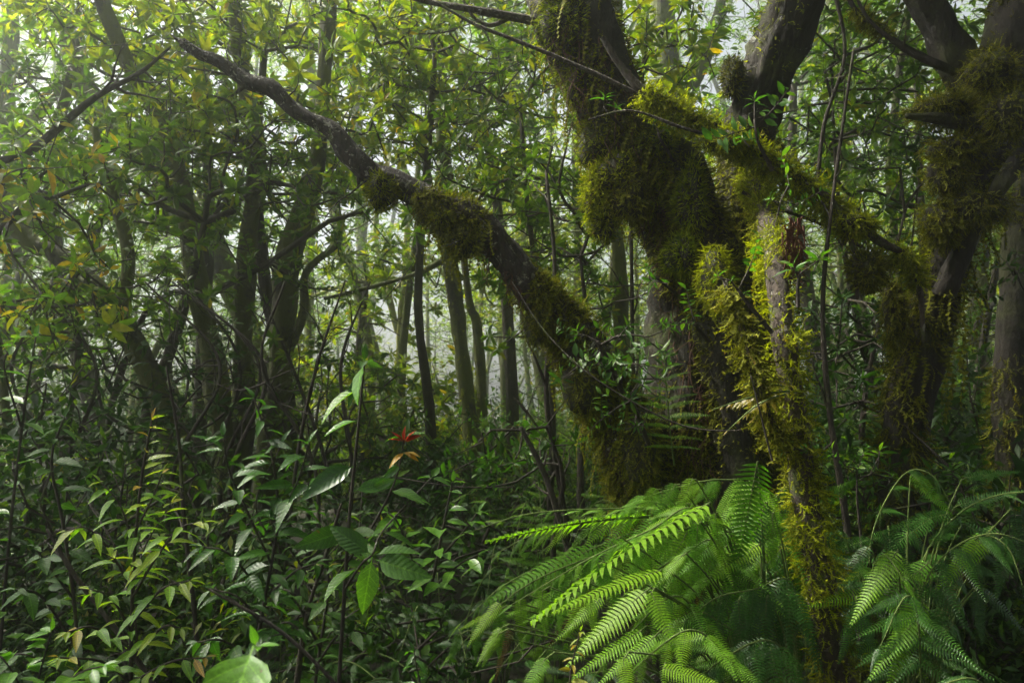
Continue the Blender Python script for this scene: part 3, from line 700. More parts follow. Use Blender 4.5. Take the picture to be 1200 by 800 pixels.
M_stemC = bark_mat('leaning_stem_bark', (0.008, 0.006, 0.004), (0.030, 0.022, 0.014), li_amt=0.3, moss_amt=0.45, lichen=(0.36, 0.36, 0.32), moss=(0.05, 0.055, 0.01), scale=2.0)
great_tree()

def slender_trunk():
    a, b = pw([(1010, 930, 2.35, 70), (990, 820, 2.32, 50), (970, 735, 2.3, 44), (957, 655, 2.3, 38), (944, 585, 2.3, 37), (934, 510, 2.3, 34), (925, 440, 2.32, 30), (916, 375, 2.35, 30), (908, 310, 2.5, 28), (896, 250, 3.0, 26), (878, 190, 3.7, 24), (880, 130, 4.1, 22), (925, 20, 4.15, 20), (960, -120, 4.2, 20)])
    pp, rr = smooth_path(a, np.array(b) * .82, 90); t = thing('slender_mossy_tree', 'slender pale barked trunk frilled with moss, in front of the great tree above the ferns', 'tree', pp[0])
    g = Geo(); g.tube(pp, rr, 14, rough=0.14, ns=12); part('trunk', g, M_barkL, t)
    g = Geo(); m = lambda u, th, p: (noise(p, 5.0) > -0.05)
    moss_on(g, pp, rr, 6500, FRILL, .040, 41, clumpy(-.3, 9), down=.6, u0=0.03, u1=.95, rand=.8, lump=.012)
    moss_on(g, pp, rr, 1800, FRILL_S, .034, 42, m, down=.0, u0=0.03, u1=.72, rand=.6)
    part('moss', g, M_moss, t, 'stuff', label='yellow frilly moss')
    g = Geo(); moss_on(g, pp, rr, 2200, FRILL, .06, 43, clumpy(.1, 8), down=1.4, u0=0.03, u1=.9, push=.004); moss_on(g, pp, rr, 160, WISP, .12, 46, None, down=3, u0=.3, u1=.85, rand=.3)
    part('moss', g, M_mossb, t, 'stuff', label='brown hanging moss')
    q, b = pw([(930, 520, 2.28, 14), (905, 500, 2.2, 12), (885, 440, 2.2, 10), (868, 380, 2.25, 9), (850, 330, 2.3, 7)])
    q, b = smooth_path(q, b, 20); g = Geo(); g.tube(q, b, 7, rough=.1); moss_on(g2 := Geo(), q, b, 700, FRILL, .05, 44, None, down=1.0)
    l = part('limb', g, M_twig, t); part('moss', g2, M_mossb, l, 'stuff')
    g = Geo(); r = np.random.RandomState(8)                                       # peeling red fibres
    for k in range(60):
        s = P(930 + r.normal() * 6, 262 + r.uniform(-8, 45), 2.42); L = r.uniform(.04, .13)
        g.tube([s + np.array([r.normal() * .006 * j, 0, -L * j / 4]) for j in range(5)], np.linspace(.004, .001, 5), 3)
    part('bark_fibres', g, M_rootr, t, 'stuff', label='rust red peeling fibres')
    crown_on(t, pp[-1], 0.5, 1, 1.0)
M_rootr = bark_mat('red_fibre', (0.07, 0.025, 0.012), (0.17, 0.055, 0.025), li_amt=-0.6, moss_amt=0.0)
slender_trunk()

def right_tree():
    a, b = pw([(1050, 880, 3.4, 110), (1054, 720, 3.35, 74), (1056, 620, 3.3, 60), (1057, 540, 3.3, 52), (1060, 490, 3.3, 54), (1072, 440, 3.3, 60), (1090, 371, 3.3, 56), (1108, 304, 3.3, 58), (1134, 225, 3.3, 62), (1164, 150, 3.3, 74), (1190, 50, 3.3, 82), (1205, -60, 3.3, 84), (1215, -260, 3.3, 70)])
    pp, rr = smooth_path(a, np.array(b) * .86, 80); t = thing('mossy_tree', 'dark mossy tree at the right edge, leaning right with shaggy moss on its upper trunk', 'tree', pp[0])
    g = Geo(); g.tube(pp, rr, 36, rough=.13, ns=5, flute=.07, seed=12, ridge=.14); part('trunk', g, M_bark, t)
    for q in ([(1165, 150, 3.3, 50), (1135, 90, 3.3, 42), (1105, 40, 3.3, 36), (1075, -20, 3.3, 34), (1040, -120, 3.3, 28)],
              [(1105, 345, 3.2, 26), (1140, 270, 3.1, 22), (1175, 215, 3.0, 20), (1215, 165, 2.95, 18), (1290, 110, 2.9, 16)],
              [(1150, 150, 3.2, 30), (1110, 140, 3.1, 18), (1062, 136, 3.05, 6)],
              [(1120, 85, 3.2, 9), (1060, 55, 3.1, 7), (1010, 20, 3.1, 6), (990, -10, 3.1, 5)]):
        a, b = pw(q); a, b = smooth_path(a, b, 40); g = Geo(); g.tube(a, b, 24, rough=.16, ns=10, ridge=.15); gm = Geo(); moss_on(gm, a, b, 900, FRILL_S, .035, 57, clumpy(.1, 7), down=.7); l = part('limb', g, M_bark, t); part('moss', gm, M_mossb, l, 'stuff')
    g = Geo()
    moss_on(g, pp, rr, 9000, FRILL, .036, 51, clumpy(.25, 5), down=.8, u0=.42, u1=.97, lump=.03); moss_on(g, pp, rr, 350, WISP, .2, 53, clumpy(.0, 3), down=3, u0=.4, u1=.9, rand=.3)
    moss_on(g, pp, rr, 2200, FRILL, .06, 52, lambda u, th, p: (noise(p, 3.0) > .3), down=.9, u0=.1, u1=.5)
    part('moss', g, M_mossb, t, 'stuff', label='hanging brown green moss')
    def cushion(c, R, n, L, mat, seed, down=.8):
        R = np.array(R) * .72; L *= .8; mat = M_mossb  # every cushion gets the darker moss, standing in for weaker sunlight
        k = Geo(); g = Geo(); moss_blob(g, c, R, n, FRILL, L, seed, down, 1.0, k); k2 = Geo(); k2.join(k, 0); k2.join(g, 1); part('moss_cushion', k2, [M_mossbase, mat], t)
    cushion(P(1108, 128, 3.15), (.17, .14, .09), 1300, .05, M_moss, 61)
    cushion(P(1125, 175, 3.1), (.15, .14, .09), 1000, .05, M_mossb, 62)
    cushion(P(1165, 85, 3.0), (.15, .1, .13), 900, .05, M_moss, 63)
    cushion(P(1112, 205, 3.1), (.10, .1, .13), 900, .05, M_moss, 64, 1.1)
    cushion(P(1105, 260, 3.1), (.09, .1, .13), 900, .055, M_mossb, 65, 1.3)
    cushion(P(1150, 240, 3.05), (.15, .1, .12), 900, .05, M_mossb, 66, 1.0)
    cushion(P(1185, 130, 2.95), (.12, .1, .14), 700, .05, M_mossb, 67)
    cushion(P(1048, 370, 3.2), (.06, .07, .22), 900, .05, M_mossb, 68, 1.2)
    for k, p in enumerate((pp[-1], pp[-1] + [-.8, -1.8, .6], pp[-1] + [1.8, .6, .3])):
        crown_on(t, p + np.array([0, 0, .8]), .9, k + 1, k * 2.1, dense=True)
right_tree()

def edge_tree():
    a, b = pw([(1200, 800, 3.9, 60), (1192, 600, 3.9, 48), (1188, 450, 3.9, 42), (1192, 350, 3.9, 38), (1204, 240, 3.9, 36), (1230, 60, 3.9, 34), (1260, -200, 3.9, 30)])
    pp, rr = smooth_path(a, b, 50); t = thing('mossy_tree', 'thin dark trunk at the far right edge, behind the leaning mossy tree', 'tree', pp[0])
    g = Geo(); g.tube(pp, rr, 12, rough=.15, ns=7); part('trunk', g, M_bark, t)
    g = Geo(); moss_on(g, pp, rr, 2600, FRILL, .06, 71, moss_mask(2.5, -.2), down=.8, u0=.15, u1=.85); part('moss', g, M_mossb, t, 'stuff')
    crown_on(t, pp[-1], .9, 2, .5, dense=True)
edge_tree()

# ================================================================== standing trees behind, from near to far in the fog
T_ = tree
T_('sloping mossy trunk at left, running from the upper left down behind the lime sapling', [(212, 560), (195, 490), (160, 410), (115, 340), (62, 292), (10, 250)], 5.4, [44, 42, 38, 34, 30, 26], top=5.5, var=0, limbs=[([(140, 375, 5.4), (150, 300, 5.4), (130, 220, 5.4), (110, 150, 5.4)], [18, 14, 12, 9])])
T_('dark trunk left of centre, kinked at mid height, first of three standing close', [(268, 560), (258, 470), (240, 390), (222, 320), (205, 240), (170, 130), (120, 40)], 6.3, [46, 42, 38, 35, 32, 28, 25], top=8, var=1, limbs=[([(238, 385, 6.3), (215, 330, 6.3), (190, 300, 6.3)], [14, 10, 7])])
T_('straight dark mossy trunk in the middle of the three standing close', [(276, 580), (277, 480), (281, 380), (286, 290), (300, 180), (280, 60)], 6.5, [36, 34, 32, 31, 28, 24], top=8, var=2)
T_('furrowed trunk with yellow mossy edge, rightmost of the three standing close', [(312, 580), (318, 480), (330, 380), (338, 300), (372, 200), (385, 80)], 6.8, [46, 42, 40, 38, 30, 24], top=9, var=0, limbs=[([(322, 440, 6.8), (355, 370, 6.7), (358, 320, 6.7), (398, 285, 6.6)], [14, 11, 9, 6])])
T_('tall dark trunk at centre behind the broken limb, bending left as it rises', [(572, 680), (566, 560), (556, 480), (545, 400), (532, 320), (518, 250), (515, 150), (490, 60), (455, -20)], 7.4, [36, 33, 30, 29, 27, 25, 24, 26, 24], top=8, var=3, moss=700,
   limbs=[([(540, 330, 7.3), (520, 290, 7.3), (500, 180, 7.5), (520, 90, 7.6)], [14, 12, 9, 7]), ([(528, 300, 7.4), (490, 320, 7.4), (440, 335, 7.4), (380, 350, 7.4)], [9, 7, 6, 4])])
T_('straight thin trunk just left of the tall dark centre trunk', [(541, 640), (540, 540), (541, 460), (538, 380), (530, 290)], 7.9, [18, 17, 16, 14, 12], top=8, var=0)
T_('pale leaning bough and trunk at upper left above the sloping trunk', [(330, 560), (300, 400), (250, 270), (190, 200), (125, 150), (80, 70), (60, -30)], 9.5, [34, 36, 40, 44, 42, 34, 26], top=9, var=1, limbs=[([(150, 175, 9.5), (90, 100, 9.4), (60, 110, 9.3), (20, 180, 9.2), (-20, 260, 9.0)], [30, 22, 18, 17, 14])])
T_('slim mossy tree, lit golden in the fog gap at centre left', [(466, 560), (465, 460), (466, 380), (468, 300), (470, 220), (462, 120)], 12.5, [17, 15, 13, 12, 9, 7], top=7, cs=.8, var=3, moss=500, bark=bark_mat('yellow_lit_moss_bark', (0.08, 0.07, 0.02), (0.17, 0.16, 0.03), li_amt=0.1, moss_amt=.8, moss=(.22, .22, .03)),  # yellow light on the moss is put into the bark colours
   limbs=[([(466, 390, 12.5), (452, 330, 12.5), (440, 270, 12.5), (450, 200, 12.5)], [8, 7, 6, 4]), ([(466, 340, 12.5), (500, 300, 12.4), (525, 330, 12.3), (550, 350, 12.2)], [8, 6, 5, 4]), ([(468, 310, 12.4), (440, 325, 12.3), (400, 335, 12.2), (360, 350, 12)], [7, 6, 5, 4])])
T_('grey trunk with yellow mossy edge left of the great tree, behind its limb', [(728, 560), (722, 460), (717, 380), (715, 300), (712, 200), (720, 100)], 6.6, [30, 28, 26, 25, 22, 20], top=8, var=2, moss=500)
T_('hazy grey trunk behind the top of the great tree, with a forked bough', [(842, 400), (826, 250), (796, 130), (780, 60), (775, -20)], 9.0, [44, 40, 40, 42, 36], top=9, var=1, limbs=[([(790, 140, 9), (815, 90, 9), (840, 30, 9), (852, -20, 9)], [26, 22, 18, 16])])
T_('thin grey trunk between the leaning stem and the right edge tree', [(1062, 600), (1058, 420), (1052, 300), (1048, 200), (1060, 90), (1072, -10)], 6.2, [18, 16, 14, 13, 12, 10], top=8, var=0)
T_('hazy trunk seen through the gap right of the leaning mossy tree', [(1150, 600), (1150, 480), (1146, 380), (1150, 280), (1160, 150)], 7.6, [32, 29, 27, 26, 22], top=8, var=2)
T_('leaning dark sapling trunk at the left edge in the undergrowth', [(40, 640), (22, 540), (8, 450), (-10, 350)], 5.0, [18, 16, 13, 12], top=5, cs=.6, var=0)
T_('hazy trunk at the left edge below the pale bough', [(-10, 560), (0, 420), (8, 300), (-5, 180), (10, 60)], 10.0, [34, 32, 30, 28, 24], top=9, var=1)
T_('faint trunk between the golden tree and the three dark trunks', [(352, 560), (350, 470), (355, 420), (362, 300), (385, 180), (400, 60)], 15, [20, 18, 17, 15, 14, 12], top=9, var=2)
T_('dim trunk half hidden behind the broken limb below its moss cushions', [(650, 620), (640, 500), (622, 400), (612, 300), (600, 200)], 12.5, [38, 34, 30, 26, 24], top=9, var=3)
T_('crooked thin trunk left of the fern slope, leaning right into the canopy', [(598, 640), (610, 520), (590, 420), (600, 320), (640, 200), (660, 90)], 15.5, [20, 18, 17, 16, 14, 12], top=9, var=0)
T_('narrow trunk in shade just left of the great tree base', [(690, 600), (690, 520), (680, 420), (684, 330), (675, 200)], 11.0, [20, 18, 17, 15, 13], top=9, var=1)
T_('hazy trunk behind the bright canopy at upper centre left', [(425, 500), (420, 330), (415, 200), (410, 60), (400, -40)], 19.0, [22, 20, 20, 18, 16], top=10, var=2)
T_('twin hazy trunk right of the slender mossy trunk', [(985, 560), (990, 400), (1000, 250), (990, 100), (980, -20)], 13, [24, 22, 20, 18, 16], top=10, var=3)
rr_ = random.Random(77); rr2 = random.Random(5)
for k in range(26):
    d = rr_.uniform(14, 30); px = -150 + (1500) * ((k * 0.618) % 1.0) + rr_.uniform(-20, 20); wd = rr_.uniform(.12, .34) * FPX / d
    a = rr_.uniform(-120, 120); b = rr_.uniform(-60, 60)
    T_('faint slim trunk fading into the fog among many alike', [(px, 500), (px + a * .3, 380), (px + a * .6 + b * .4, 240), (px + a, 80)], d, [wd, wd * .92, wd * .85, wd * .75], top=rr_.uniform(8, 12), cs=rr_.uniform(.55, .9), var=k, group='far trees fading into the fog', name='far_tree')

# ================================================================== leafy understorey trees and shrubs (shoot by shoot)
def S(label, stem_px, rad_px, tg, meshes, scale=1.0, cat='tree', **kw):
    pts, rad = pw([(a, b, d, w_) for (a, b, d), w_ in zip(stem_px, rad_px)])
    z0 = ground_z(pts[0][0], pts[0][1])
    if pts[0][2] > z0 + .15 and kw.pop('ground', True):
        pts = [np.array([pts[0][0], pts[0][1], z0 - .03])] + pts; rad = [rad[0] * 1.2] + rad
    kw.pop('ground', None)
    return shrub('understorey_tree' if cat == 'tree' else 'shrub', label, cat, pts, rad, tg, meshes, scale, **kw)
C_ = cloud
S('leafy tree with yellowing leaves at the left edge, nearest of the canopy', [(-60, 700, 4.6), (-50, 450, 4.6), (-20, 300, 4.6), (40, 230, 4.6)], [20, 17, 12, 7], np.vstack([C_(70, 225, 95, 55, 4.2, 5.0, 80, .4, 1), C_(50, 330, 100, 70, 4.3, 5.2, 55, .4, 2)]), SP_yellow, 1.0, seed=1, attach=.5)
S('tall bright green tree spreading its leaves over the upper left centre', [(330, 640, 7.4), (340, 480, 7.2), (310, 330, 7.0), (300, 200, 6.8), (310, 60, 6.6)], [22, 19, 16, 12, 8], C_(310, 110, 165, 130, 5.8, 7.6, 290, .6, 3), SP_backlit, 1.15, seed=2)
S('bright green tree filling the top between the broken limb and the mossy trunk', [(500, 660, 7.0), (505, 500, 6.8), (490, 360, 6.6), (500, 200, 6.4), (510, 60, 6.2)], [14, 12, 11, 9, 6], C_(500, 105, 130, 135, 5.3, 7.0, 285, .6, 4), SP_backlit, 1.05, seed=3)
S('dense green tree over the three dark trunks at left centre', [(150, 660, 6.4), (170, 500, 6.3), (210, 380, 6.2), (240, 260, 6.0)], [18, 16, 13, 8], C_(255, 205, 175, 85, 5.4, 7.6, 290, .6, 5), SP_canopy, 1.05, seed=4)
S('airy tree with yellow green shoots at the very top, above the snapped tip', [(230, 640, 8.2), (235, 460, 8.2), (245, 260, 8.0), (240, 100, 7.8), (250, 0, 7.6)], [18, 16, 14, 10, 6], C_(220, 20, 230, 60, 6.2, 8.4, 280, .5, 31), SP_backlit, 1.2, seed=31)
S('tree closing the canopy over the centre, behind the tall dark trunk', [(600, 640, 8.4), (600, 460, 8.4), (585, 260, 8.2), (560, 100, 8.0)], [18, 16, 13, 8], C_(560, 60, 150, 110, 6.8, 8.8, 290, .5, 32), SP_canopy, 1.2, seed=32)
S('tree with small leaves filling the left canopy below the straight bough', [(20, 640, 7.4), (30, 480, 7.4), (90, 330, 7.2), (130, 220, 7.0)], [18, 16, 13, 8], C_(130, 190, 150, 90, 6.2, 7.8, 260, .5, 33), SP_canopy, 1.05, seed=33)
S('leafy tree behind the upper right gap with twigs against the sky', [(1100, 640, 7.4), (1095, 450, 7.4), (1080, 260, 7.2), (1075, 100, 7.0)], [15, 13, 10, 6], C_(1060, 120, 120, 150, 6.2, 8.0, 230, .5, 34), SP_canopy, 1.0, seed=34)
S('hazy tree in the top left corner with bare forking boughs', [(120, 640, 8.8), (110, 480, 8.8), (70, 330, 8.6), (60, 200, 8.4), (90, 60, 8.2)], [26, 24, 20, 16, 10], C_(110, 75, 190, 110, 7.0, 9.5, 290, .5, 6), SP_canopy, 1.3, seed=5)
S('green shrubby tree below the yellowing leaves at far left', [(60, 680, 5.6), (70, 560, 5.6), (90, 430, 5.5), (90, 340, 5.5)], [12, 10, 8, 5], C_(70, 350, 130, 85, 4.8, 6.4, 170, .6, 7), SP_canopy, .9, seed=6)
S('small leaved tree right of the broken limb against the misty gap', [(640, 650, 5.8), (648, 500, 5.7), (640, 380, 5.6), (620, 260, 5.6), (610, 130, 5.6)], [10, 9, 7, 6, 4], C_(600, 190, 90, 160, 5.0, 6.6, 220, .6, 8), SP_canopy, .95, seed=7)
S('understorey tree in front of the pale gap at centre with sparse shoots', [(430, 640, 9.5), (425, 520, 9.5), (420, 420, 9.4), (430, 330, 9.2)], [13, 11, 9, 6], C_(420, 360, 110, 90, 8.2, 10.5, 150, .5, 9), SP_backlit, 1.3, seed=8)
S('bush of light leaves at the foot of the golden tree in the fog', [(470, 620, 9.0), (475, 560, 9.0), (480, 500, 9.0)], [9, 8, 5], C_(470, 480, 95, 60, 7.8, 10, 200, .6, 10), SP_backlit, 1.2, cat='shrub', seed=9, attach=.2)
S('slim tree with star shaped shoots right of the leaning stem', [(1085, 700, 5.0), (1060, 560, 5.0), (1010, 400, 4.9), (985, 260, 4.8), (975, 120, 4.8)], [11, 10, 8, 6, 4], C_(1010, 170, 85, 160, 4.4, 5.8, 190, .6, 11), SP_canopy, .85, seed=10)
S('thin stemmed tree between slender mossy trunk and right mossy tree', [(1030, 760, 4.4), (1020, 620, 4.4), (1010, 500, 4.4), (1030, 380, 4.4), (1060, 250, 4.4)], [10, 9, 7, 5, 3], np.vstack([C_(1005, 440, 65, 110, 3.9, 5.2, 150, .5, 12), C_(1075, 220, 40, 80, 4.2, 5, 40, .5, 13)]), SP_dark, .8, seed=11)
S('leafy shoots beside the top of the great tree, yellow green against the sky', [(800, 700, 5.6), (790, 450, 5.5), (760, 250, 5.3), (750, 120, 5.2), (760, 30, 5.1)], [12, 11, 9, 6, 4], C_(765, 55, 75, 70, 4.8, 5.8, 80, .5, 14), SP_backlit, .9, seed=12, attach=.7)
S('twiggy tree with dark leaves behind the mossy cushions, left of the great trunk', [(690, 700, 4.8), (680, 560, 4.8), (690, 420, 4.8), (680, 300, 4.7)], [11, 10, 8, 4], C_(665, 290, 65, 160, 4.3, 5.4, 130, .4, 15), SP_canopy, .75, seed=13)
S('hazy green tree on the right beyond the gap beside the edge trunk', [(1130, 700, 6.4), (1135, 560, 6.4), (1150, 420, 6.2), (1170, 300, 6.1)], [13, 12, 9, 6], C_(1160, 400, 90, 150, 5.2, 7.4, 180, .5, 16), SP_canopy, .85, seed=14)
S('hazy leafy tree high behind the leaning stem and its brown cushion', [(960, 640, 8.6), (955, 420, 8.4), (930, 240, 8.2), (930, 100, 8.2)], [22, 18, 14, 8], C_(960, 90, 150, 120, 7.2, 9.4, 260, .5, 17), SP_canopy, 1.2, seed=15)
S('dim shrub of small leaves crowding the dark trunks at left', [(180, 690, 5.2), (190, 600, 5.2), (210, 500, 5.2)], [9, 8, 5], C_(150, 440, 130, 80, 4.6, 6.2, 110, .5, 18), SP_dark, .85, cat='shrub', seed=16, attach=.2)
S('fine shoots in front of the three dark trunks with a curving bough', [(120, 640, 6.0), (130, 480, 6.0), (180, 350, 6.0), (240, 345, 5.9), (320, 305, 5.8), (380, 262, 5.8), (425, 248, 5.8)], [9, 8, 7, 7, 7, 6, 4], C_(300, 330, 130, 75, 5.3, 6.4, 70, .4, 19), SP_canopy, .9, seed=17, attach=.45)
S('pale layered shrub in the foggy middle, left of the fern slope', [(500, 720, 5.6), (495, 650, 5.6), (500, 600, 5.6)], [8, 7, 4], C_(490, 590, 100, 60, 4.8, 6.6, 180, .6, 20), SP_dark, 1.0, cat='shrub', seed=18, attach=.2)
S('shrub with star shaped shoots just above the fern slope', [(655, 720, 3.7), (648, 640, 3.7), (660, 560, 3.65), (640, 500, 3.6)], [8, 7, 6, 3], C_(612, 520, 62, 45, 3.3, 3.9, 26, .3, 21), SP_epi, 1.05, cat='shrub', seed=19, attach=.3)
S('low shrub of dark leaves under the tall dark centre trunk', [(560, 760, 4.4), (560, 700, 4.4), (565, 640, 4.4)], [7, 6, 4], C_(580, 630, 80, 55, 3.9, 5.2, 130, .5, 22), SP_dark, .75, cat='shrub', seed=20, attach=.2)
S('dark shrub with round leaves in the lower left corner', [(30, 830, 3.4), (35, 740, 3.4), (40, 650, 3.4)], [7, 6, 4], C_(50, 640, 90, 140, 2.9, 4.2, 90, .4, 23), SP_under, .65, cat='shrub', seed=21, attach=.2)
S('dark shrub behind the lime sapling, half lost in shade', [(200, 830, 3.6), (205, 740, 3.6), (210, 640, 3.6)], [7, 6, 4], C_(210, 640, 130, 110, 3.4, 4.8, 120, .4, 24), SP_dark, .6, cat='shrub', seed=22, attach=.2)
S('dark shrub beneath the tall sapling with the red shoot', [(420, 860, 3.6), (425, 760, 3.6), (430, 680, 3.6)], [7, 6, 4], C_(430, 690, 100, 90, 3.4, 4.8, 130, .4, 25), SP_under, .5, cat='shrub', seed=23, attach=.2)
S('dense low shrub in the bottom middle, left of the ferns', [(480, 870, 2.9), (485, 800, 2.9), (490, 760, 2.9)], [6, 5, 3], C_(470, 770, 90, 60, 2.6, 3.4, 130, .4, 26), SP_under, .55, cat='shrub', seed=24, attach=.2)
S('pale misty shrub between the dark trunks and the tall sapling', [(360, 700, 7.0), (362, 600, 7.0), (365, 540, 7.0)], [9, 8, 5], C_(380, 500, 110, 90, 6.0, 8.2, 230, .5, 27), SP_canopy, 1.0, cat='shrub', seed=25, attach=.2)
S('small shrub at the foot of the right mossy tree', [(1080, 760, 3.2), (1082, 690, 3.2), (1085, 640, 3.2)], [6, 5, 3], C_(1060, 560, 90, 45, 2.9, 3.8, 60, .4, 28), SP_epi, .95, cat='shrub', seed=26, attach=.2)
S('gloomy shrub filling the right background below the gap', [(1120, 760, 5.2), (1122, 650, 5.2), (1125, 560, 5.2)], [8, 7, 4], C_(1110, 520, 120, 90, 4.6, 6.2, 200, .5, 29), SP_dark, .8, cat='shrub', seed=27, attach=.2)

for k in range(120):
    d = 8.5 + 21 * ((k * .618) % 1.0); px = -180 + 1560 * ((k * .7548 + .1) % 1.0); zt = rr2.uniform(1.2, 3.6) * (1 + d / 30)
    if 395 < px < 505 and d > 13: continue
    p = ground_pt(px, d); pts = [p - [0, 0, .05], p + [rr2.uniform(-.3, .3), 0, zt * .5], p + [rr2.uniform(-.5, .5), rr2.uniform(-.4, .4), zt]]
    pp, rr = smooth_path(pts, [.07, .055, .04], 14); side = 'left' if px < 380 else ('middle' if px < 760 else 'right')
    t = thing('understorey_tree', 'low leafy tree filling the foggy background' + {'left': ' behind the dark trunks at left', 'middle': ' in the misty middle', 'right': ' beyond the mossy trees at right'}[side], 'tree', pp[0], 'low leafy trees in the foggy background, ' + side)
    g = Geo(); g.tube(pp, rr, 7, rough=.1); part('trunk', g, M_barkG, t); crown_on(t, pp[-1], rr2.uniform(.5, .85) * (.8 + d / 60), k, k * 1.3, zs=rr2.uniform(.8, 1.2))

# small epiphytes rooted on the mossy trunks
def E(label, path, tips, scale=1.0, meshes=None, seed=0):
    a, b = pw(path); t = shrub('epiphyte_plant', label, 'plant', a, b, np.array([P(*q) for q in tips]), meshes or SP_epi, scale, seed=seed, attach=.3, rtip=.002, rmax=.006, up=.7, sides=5, step=.08)
    return t
r = np.random.RandomState(4)
E('leafy epiphyte with many shoots on the broken limb above its shaggy base', [(735, 470, 3.1, 7), (715, 430, 3.0, 6), (700, 400, 2.95, 4)], [(655 + r.uniform(0, 130), 385 + r.uniform(0, 60), 2.95 + r.uniform(-.12, .12)) for _ in range(26)], .9, seed=1)
E('small shoots among moss below the leafy epiphyte', [(760, 520, 3.05, 6), (745, 480, 2.95, 4), (740, 460, 2.95, 3)], [(700 + r.uniform(0, 80), 440 + r.uniform(0, 70), 2.9 + r.uniform(-.1, .1)) for _ in range(12)], .8, seed=2)
E('star shaped shoot on the dark face of the great trunk', [(830, 400, 3.1, 5), (815, 380, 3.0, 4), (812, 372, 2.98, 3)], [(810, 365, 2.98), (806, 378, 2.97)], .9, seed=3)
E('upright epiphyte beside the top of the slender trunk', [(905, 200, 2.9, 5), (888, 165, 2.85, 4), (884, 140, 2.85, 3)], [(884, 122, 2.85), (880, 150, 2.85), (900, 135, 2.85), (872, 165, 2.85)], .95, seed=4)
E('twin shoots on brown moss left of the slender trunk', [(905, 390, 2.2, 6), (880, 360, 2.2, 5), (865, 340, 2.2, 4)], [(842, 325, 2.2), (858, 330, 2.2), (880, 310, 2.2), (872, 345, 2.2)], .62, seed=5)
E('broad leaved shoot beside the rust red bark', [(935, 360, 2.2, 5), (935, 335, 2.2, 4), (938, 320, 2.2, 3)], [(932, 318, 2.2), (960, 305, 2.2), (945, 330, 2.2)], .7, seed=6)
E('small shoot hanging in front of the mossy crossing branch', [(730, 150, 3.15, 4), (715, 135, 3.1, 3), (708, 125, 3.1, 2)], [(708, 118, 3.1), (722, 128, 3.1)], .7, seed=7)
E('pair of shoots on the top of the mossy fork', [(790, 190, 3.3, 4), (775, 165, 3.2, 3), (770, 150, 3.2, 2)], [(765, 142, 3.2), (778, 152, 3.15)], .7, seed=8)
E('shoots at the left flank of the great trunk below the lime cushion', [(800, 350, 3.2, 4), (775, 330, 3.1, 3), (765, 322, 3.1, 2)], [(760, 318, 3.1), (770, 330, 3.1)], .8, seed=9)
E('shoots growing from the moss beside the leaning stem', [(905, 285, 2.75, 4), (912, 250, 2.7, 3), (915, 235, 2.7, 2)], [(905, 235, 2.7), (925, 215, 2.7), (918, 248, 2.7), (932, 240, 2.7)], .75, seed=10)
E('leaves on the right edge trunk level with the hanging moss ball', [(1200, 340, 3.4, 4), (1190, 320, 3.3, 3), (1188, 315, 3.3, 2)], [(1182, 312, 3.3), (1192, 322, 3.3), (1175, 330, 3.3), (1190, 300, 3.3)], 1.1, seed=11)
E('tuft of leaves low on the slender mossy trunk above the ferns', [(935, 545, 2.25, 4), (930, 530, 2.2, 3), (932, 525, 2.2, 2)], [(928, 520, 2.2), (940, 528, 2.2), (920, 530, 2.2)], .5, seed=12)
E('small shoots between slender trunk and right tree above the ferns', [(1010, 640, 2.6, 4), (1005, 590, 2.6, 3), (1004, 560, 2.6, 2)], [(990, 545, 2.6), (1005, 550, 2.6), (1030, 535, 2.6), (1020, 555, 2.6), (1045, 560, 2.6)], .85, seed=13)

# unseen trees added around and behind the viewer to shade the foreground
for k, (x, y, zc, sc) in enumerate([(-5.7, 4.3, 6.6, 1.0), (-5.9, 3.3, 6.2, .62), (-4.5, -2.5, 3.2, .8), (2.0, -3.8, 3.4, 1.0), (5.0, -1.5, 3.2, 1.0), (5.4, 2.5, 4.5, 1.0), (0.5, -3.4, 6.4, 1.1), (6, -5, 6.5, 1.3)]):
    z0 = ground_z(x, y); pp, rr = smooth_path([np.array([x, y, z0 - .05]), np.array([x + .2, y, zc * .5]), np.array([x + .1, y + .2, zc])], [.2, .15, .1], 16)
    t = thing('forest_tree', 'unseen tree added around the viewer so that its closed leafy crown gives shade', 'tree', pp[0], 'added shade trees around the viewer')
    g = Geo(); g.tube(pp, rr, 10, rough=.1); part('trunk', g, M_bark, t)
    for j in range(3 if zc < 5 else 1):
        crown_on(t, pp[-1] + np.array([0, 0, j * 1.3 - .6]), sc * .95, k + j, k * 1.3 + j, dense=True)

# ================================================================== bare twigs and vines
def twig(label, path, cat='branch', mat=None, name='dead_branch', side=0, seed=0, group=None):
    a, b = pw(path); t = thing(name, label, cat, a[0], group); pp, rr = smooth_path(a, b, 30); g = Geo(); g.tube(pp, rr, 6, rough=.12, ns=15)
    part('stem', g, mat or M_twig, t); r = np.random.RandomState(seed + 300); g = Geo()
    for k in range(side):
        i = r.randint(6, 28); T = nrm(pp[i] - pp[i - 1]); L = r.uniform(.1, .4) * (a[-1] - a[0]).dot(a[-1] - a[0]) ** .5 * .5
        q = pp[i]; d = nrm(T * .7 + r.normal(size=3) * .6); ps = [q]
        for j in range(5): d = nrm(d + r.normal(size=3) * .18); ps.append(ps[-1] + d * L / 5)
        g.tube(ps, np.linspace(rr[i] * .6, .0008, 6), 4)
        for m in range(2):
            j = r.randint(2, 5); d2 = nrm(d + r.normal(size=3) * .7); g.tube([ps[j], ps[j] + d2 * L * .2, ps[j] + d2 * L * .35], [rr[i] * .3, .001, .0006], 3)
    if side: part('side_twigs', g, mat or M_twig, t, 'stuff')
    return t
